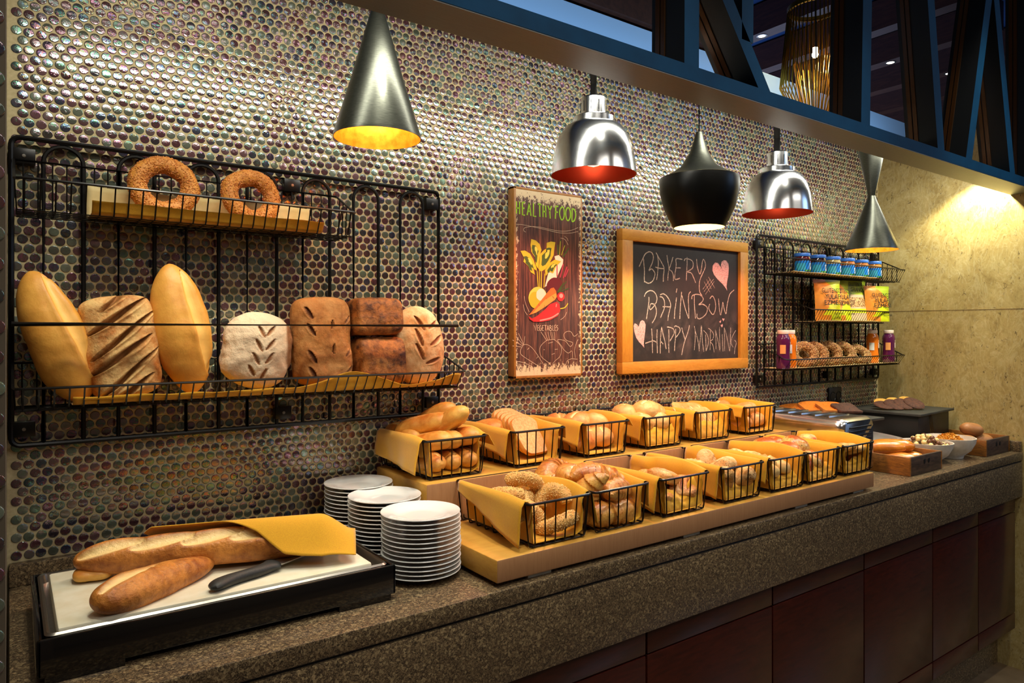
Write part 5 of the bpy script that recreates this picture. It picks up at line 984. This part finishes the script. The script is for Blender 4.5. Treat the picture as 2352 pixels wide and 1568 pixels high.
for k in range(6): MB().box(-.066, .066, -.130+.052*k-.0125, -.130+.052*k-.009, .199, .2035, .001).build('slot_lip', chrome, to)
for sx_ in (-.08, .08):
    for sy in (-.18, .17): MB().lathe([(0, 0), (.012, 0), (.012, .014), (0, .014)], (sx_, sy, 0), 14).build('foot', black_matte, to)
# slate board with bread slices behind the toaster
sb = thing('slate_stand', 'grey slate board on a black stand carrying orange and dark bread slices', 'stand', (2.600, -.195, CT))
MB().box(-.112, .115, -.165, .165, .158, .168, .002).build('slate_top', slate_m, sb); MB().box(-.09, .09, -.12, .12, 0, .159, .004).build('stand', black_matte, sb)
pk_ = slice_('pumpkin_bread_slice', .095, .085, .016, pumpkin_m, crust_brown, 5, .006); ry_ = slice_('rye_bread_slice', .105, .085, .012, rye_m, choc_m, 9, .012)
for i, (x, y, z, rx, ry, rz, w) in enumerate(((2.545, -.085, 1.084, 10, -6, -20, 'lowest at the left'), (2.595, -.135, 1.092, 16, -4, -30, 'in the middle'), (2.630, -.190, 1.093, 16, -2, -30, 'at the right'))):
    o = pk_ if i == 0 else dup(pk_); put(o, (x, y, z), (rx, ry, rz)); tag(o, 'orange pumpkin bread slice %s on the slate board' % w, 'bread slice', 'orange bread slices')
for i, (x, y, z, rx, ry, rz, w) in enumerate(((2.655, -.110, 1.096, 16, -4, -25, 'behind'), (2.670, -.235, 1.092, 16, -2, -30, 'at the right edge'))):
    o = ry_ if i == 0 else dup(ry_); put(o, (x, y, z), (rx, ry, rz)); tag(o, 'dark rye bread slice %s of the slate board' % w, 'bread slice', 'dark bread slices')
# cookie stand in the corner
ck = thing('biscuit_stand', 'black stand with a slate plate of round biscuits in the corner by the marble wall', 'stand', (3.165, -.205, CT), rz=R(4))
MB().box(-.195, .175, -.155, .15, .150, .160, .002).build('slate_top', slate_m, ck)
m = MB(); m.box(-.165, .172, -.135, .14, .0, .151, .003); m.build('stand', black_matte, ck)
m = MB()
for k in range(5): m.tube([(-.06+.008*k, -.137, .145), (-.075+.008*k, -.150, .06)], .0007, 4)
m.build('wire_fringe', gold_m, ck)
def biscuit(name, mat, seed):
    m = MB(); n = 40; pr = [(0, .0045), (.75, .0046), (.93, .0030), (1.0, 0), (.95, -.0030), (.7, -.0045), (0, -.0045)]
    m.lathe([(r*.042, z) for r, z in pr], n=n); m.v = [(x*(1+.04*nz(x*40, y*40, 0, 1, seed)), y*(1+.04*nz(x*40, y*40, 3, 1, seed)), z+.0012*nz(x*90, y*90, z, 1, seed)) for x, y, z in m.v]
    return m.build(name, mat, sharp=60)
cb = biscuit('chocolate_biscuit', choc_m, 2); yb_ = biscuit('butter_biscuit', butter_m, 4)
wz = ['leftmost', 'second from the left', 'third from the left', 'foremost on the right']
for i, (x, y, rx, ry) in enumerate(((3.050, -.195, 14, -10), (3.082, -.222, 22, -13), (3.118, -.244, 24, -13), (3.154, -.270, 26, -13))):
    o = cb if i == 0 else dup(cb); put(o, (x, y, 1.0785+.0028*i), (rx, ry, 0)); tag(o, 'dark chocolate biscuit on the corner slate plate, '+wz[i], 'biscuit', 'chocolate biscuits')
for i, (x, y, rx, ry, w) in enumerate(((3.140, -.150, 18, -12, 'at the back left'), (3.185, -.180, 20, -13, 'in the middle'), (3.225, -.215, 24, -13, 'at the right'))):
    o = yb_ if i == 0 else dup(yb_); put(o, (x, y, 1.0785+.003*i), (rx, ry, 0)); tag(o, 'yellow butter biscuit on the corner slate plate, '+w, 'biscuit', 'butter biscuits')
# crates
def crate(x, y, L, w, h, label):
    c = thing('wooden_crate', label, 'crate', (x, y, CT+.0005), 'stained wooden crates'); t_ = .009
    MB().box(-w/2+t_, w/2-t_, -L/2+t_, L/2-t_, .004, .012).build('floor_board', crate_wood, c, False)
    for s in (-1, 1): MB().box(s*(w/2)-(t_ if s > 0 else 0), s*(w/2)+(0 if s > 0 else t_), -L/2, L/2, 0, h, .0012).build('side_board', wood('lit_stained_side_wood', lin(166, 104, 36), lin(92, 54, 18), 9, (14, 3, 14), .4, .3), c)  # golden light on the sides is painted into the lighter wood colour
    for s in (-1, 1):
        e = MB().box(-w/2+t_, w/2-t_, s*(L/2)-(t_ if s > 0 else 0), s*(L/2)+(0 if s > 0 else t_), 0, h, .0012).build('end_board', plain('dark_end_wood', lin(78, 58, 44), .5, 0, 9, lin(48, 34, 26), stretch=(3, 14, 14)), c)
        for q in (-.02, .02):
            k = MB(); k.lathe([(0, 0), (.0065, 0), (.0065, .001), (0, .001)], n=18); z = k.build('finger_hole', black_matte, e); z.location = (q*.8+.0, s*(L/2)+(.0002 if s > 0 else -.0002), h*.66); z.rotation_euler = (PI/2 if s < 0 else -PI/2, 0, 0); z.scale = (1, 1.35, 1)
    return c
crate(2.613, -.372, .365, .243, .064, 'stained wooden crate holding glossy brioche rolls beside the toaster')
crate(3.240, -.372, .362, .236, .064, 'stained wooden crate of brown rolls against the marble wall')
bo = loaf('brioche_roll', .155, .056, .05, brioche_m, 2.8, 2, .8, (), 50, 26, 60, .02)
for i, (x, y, z, rz, ry, w) in enumerate(((2.60, -.46, .0365, 100, 0, 'low at the front left'), (2.665, -.45, .0365, 95, 0, 'low at the front right'), (2.585, -.415, .072, 120, 4, 'on top at the left'), (2.64, -.42, .074, 112, 3, 'on top in the middle'), (2.675, -.40, .066, 108, 10, 'on top at the right'), (2.56, -.30, .0365, 80, 0, 'at the back'))):
    o = bo if i == 0 else dup(bo); put(o, (x, y, CT+z), (0, ry, rz)); tag(o, 'glossy elongated brioche roll %s of the crate by the toaster' % w, 'bread roll', 'brioche rolls')
po = loaf('brown_roll', .098, .060, .056, potato_m, 2.4, 2, .95, (), 40, 26, 62, .015)
for i, (x, y, z, rz, ry, w) in enumerate(((3.20, -.452, .041, -20, 0, 'at the left'), (3.29, -.475, .041, -25, 0, 'at the right'), (3.245, -.455, .088, -30, 8, 'perched on top'))):
    o = po if i == 0 else dup(po); put(o, (x, y, CT+z), (0, ry, rz)); tag(o, 'smooth brown oval roll %s in the crate at the marble wall' % w, 'bread roll', 'brown oval rolls')
# bowls
def bowl(name, r, h, mat, th=.004, wob=0):
    m = MB(); pr = [(0, .006), (r*.42, .006), (r*.46, 0), (r*.52, .0), (r*.56, .010), (r*.80, h*.38), (r*.96, h*.75), (r, h), (r-th, h), (r*.95-th, h*.75), (r*.78-th, h*.42), (r*.5, .016), (0, .013)]
    m.lathe(pr, n=56)
    if wob: m.v = [(x*(1+wob*nz(x*30, y*30, z*30, 1, 3)), y*(1+wob*nz(x*30, y*30, z*30, 1, 7)), z) for x, y, z in m.v]
    return m.build(name, mat, sharp=60)
b1 = bowl('serving_bowl', .092, .074, stoneware, .004, .02); put(b1, (2.848, -.45, CT)); tag(b1, 'textured white bowl heaped with brown and cream chocolate balls', 'bowl', 'white serving bowls')
b2 = dup(b1); put(b2, (3.018, -.462, CT), (0, 0, 70)); b2.scale = (1, 1, 1.06); tag(b2, 'textured white bowl of yellow corn flakes next to the chocolate balls', 'bowl', 'white serving bowls')
eb = bowl('cereal_bowl', .080, .052, ceramic)
for i, (x, y, z, rx, ry, w) in enumerate(((2.80, -.275, .0, 0, 0, 'bottom one of the leaning stack'), (2.802, -.278, .016, 2, 4, 'middle one of the leaning stack'), (2.822, -.283, .034, 3, 13, 'top one, tilted on the stack'), (2.625, -.10, .0, 0, 0, 'standing alone beside the toaster'))):
    if i == 3: x, y = 2.905, -.14
    o = eb if i == 0 else dup(eb); put(o, (x, y, CT+z), (rx, ry, 0)); tag(o, 'smooth white empty bowl, '+w, 'bowl', 'empty white bowls')
rng = random.Random(4); ball = MB(); ball.lathe([(0, -.0088)]+[(.0088*math.cos(a), .0088*math.sin(a)) for a in [-1.2+.3*k for k in range(9)]]+[(0, .0088)], n=16)
bm0 = ball.build('chocolate_ball', milkball_m, sharp=80); bc0 = ball.build('cream_ball', cream_m, sharp=80); used = {0: 0, 1: 0}
pts = []
for tries in range(6000):
    a = rng.random()*2*PI; rr = .078*math.sqrt(rng.random()); x, y = rr*math.cos(a), rr*math.sin(a)
    top = .062+.036*max(0, 1-((x+.012)/.062)**2-(y/.062)**2)
    p = Vector((x, y, top-.0))
    if all((p-q).length > .0172 for q in pts): pts.append(p)
    if len(pts) > 64: break
def where(p):
    a = 'front' if p.y < -.02 else ('back' if p.y > .02 else 'middle'); b = 'left' if p.x < -.02 else ('right' if p.x > .02 else 'centre'); return '%s %s' % (a, b)
for k, p in enumerate(pts):
    c = 1 if rng.random() < .45 else 0; src = bc0 if c else bm0
    if used[c]: o = src.copy(); COL.objects.link(o)
    else: o = src
    used[c] = 1; o.location = (2.848+p.x, -.45+p.y, CT+p.z)
    tag(o, '%s chocolate ball heaped in the textured white bowl' % ('cream coloured' if c else 'milk brown'), 'chocolate ball', 'cream chocolate balls in the bowl' if c else 'brown chocolate balls in the bowl')
m = MB()
for k in range(260):
    a = rng.random()*2*PI; rr = .062*math.sqrt(rng.random()); x, y = rr*math.cos(a), rr*math.sin(a); z = .058+.030*max(0, 1-((x-.0)/.05)**2-(y/.05)**2)+rng.uniform(-.004, .004)
    d = Vector((rng.uniform(-1, 1), rng.uniform(-1, 1), rng.uniform(.2, 1))).normalized(); e, f = frame_of(d); s_ = .0075
    m.add([Vector((x, y, z))+e*s_*math.cos(w*1.0472)+f*s_*.8*math.sin(w*1.0472)+d*(.0025 if w % 2 else -.001) for w in range(6)]+[Vector((x, y, z))-d*.001], [(w, (w+1) % 6, 6) for w in range(6)])
o = m.build('corn_flakes', flake_m, loc=(3.018, -.462, CT)); tag(o, 'heap of yellow corn flakes in the white bowl', 'cereal', kind='stuff')
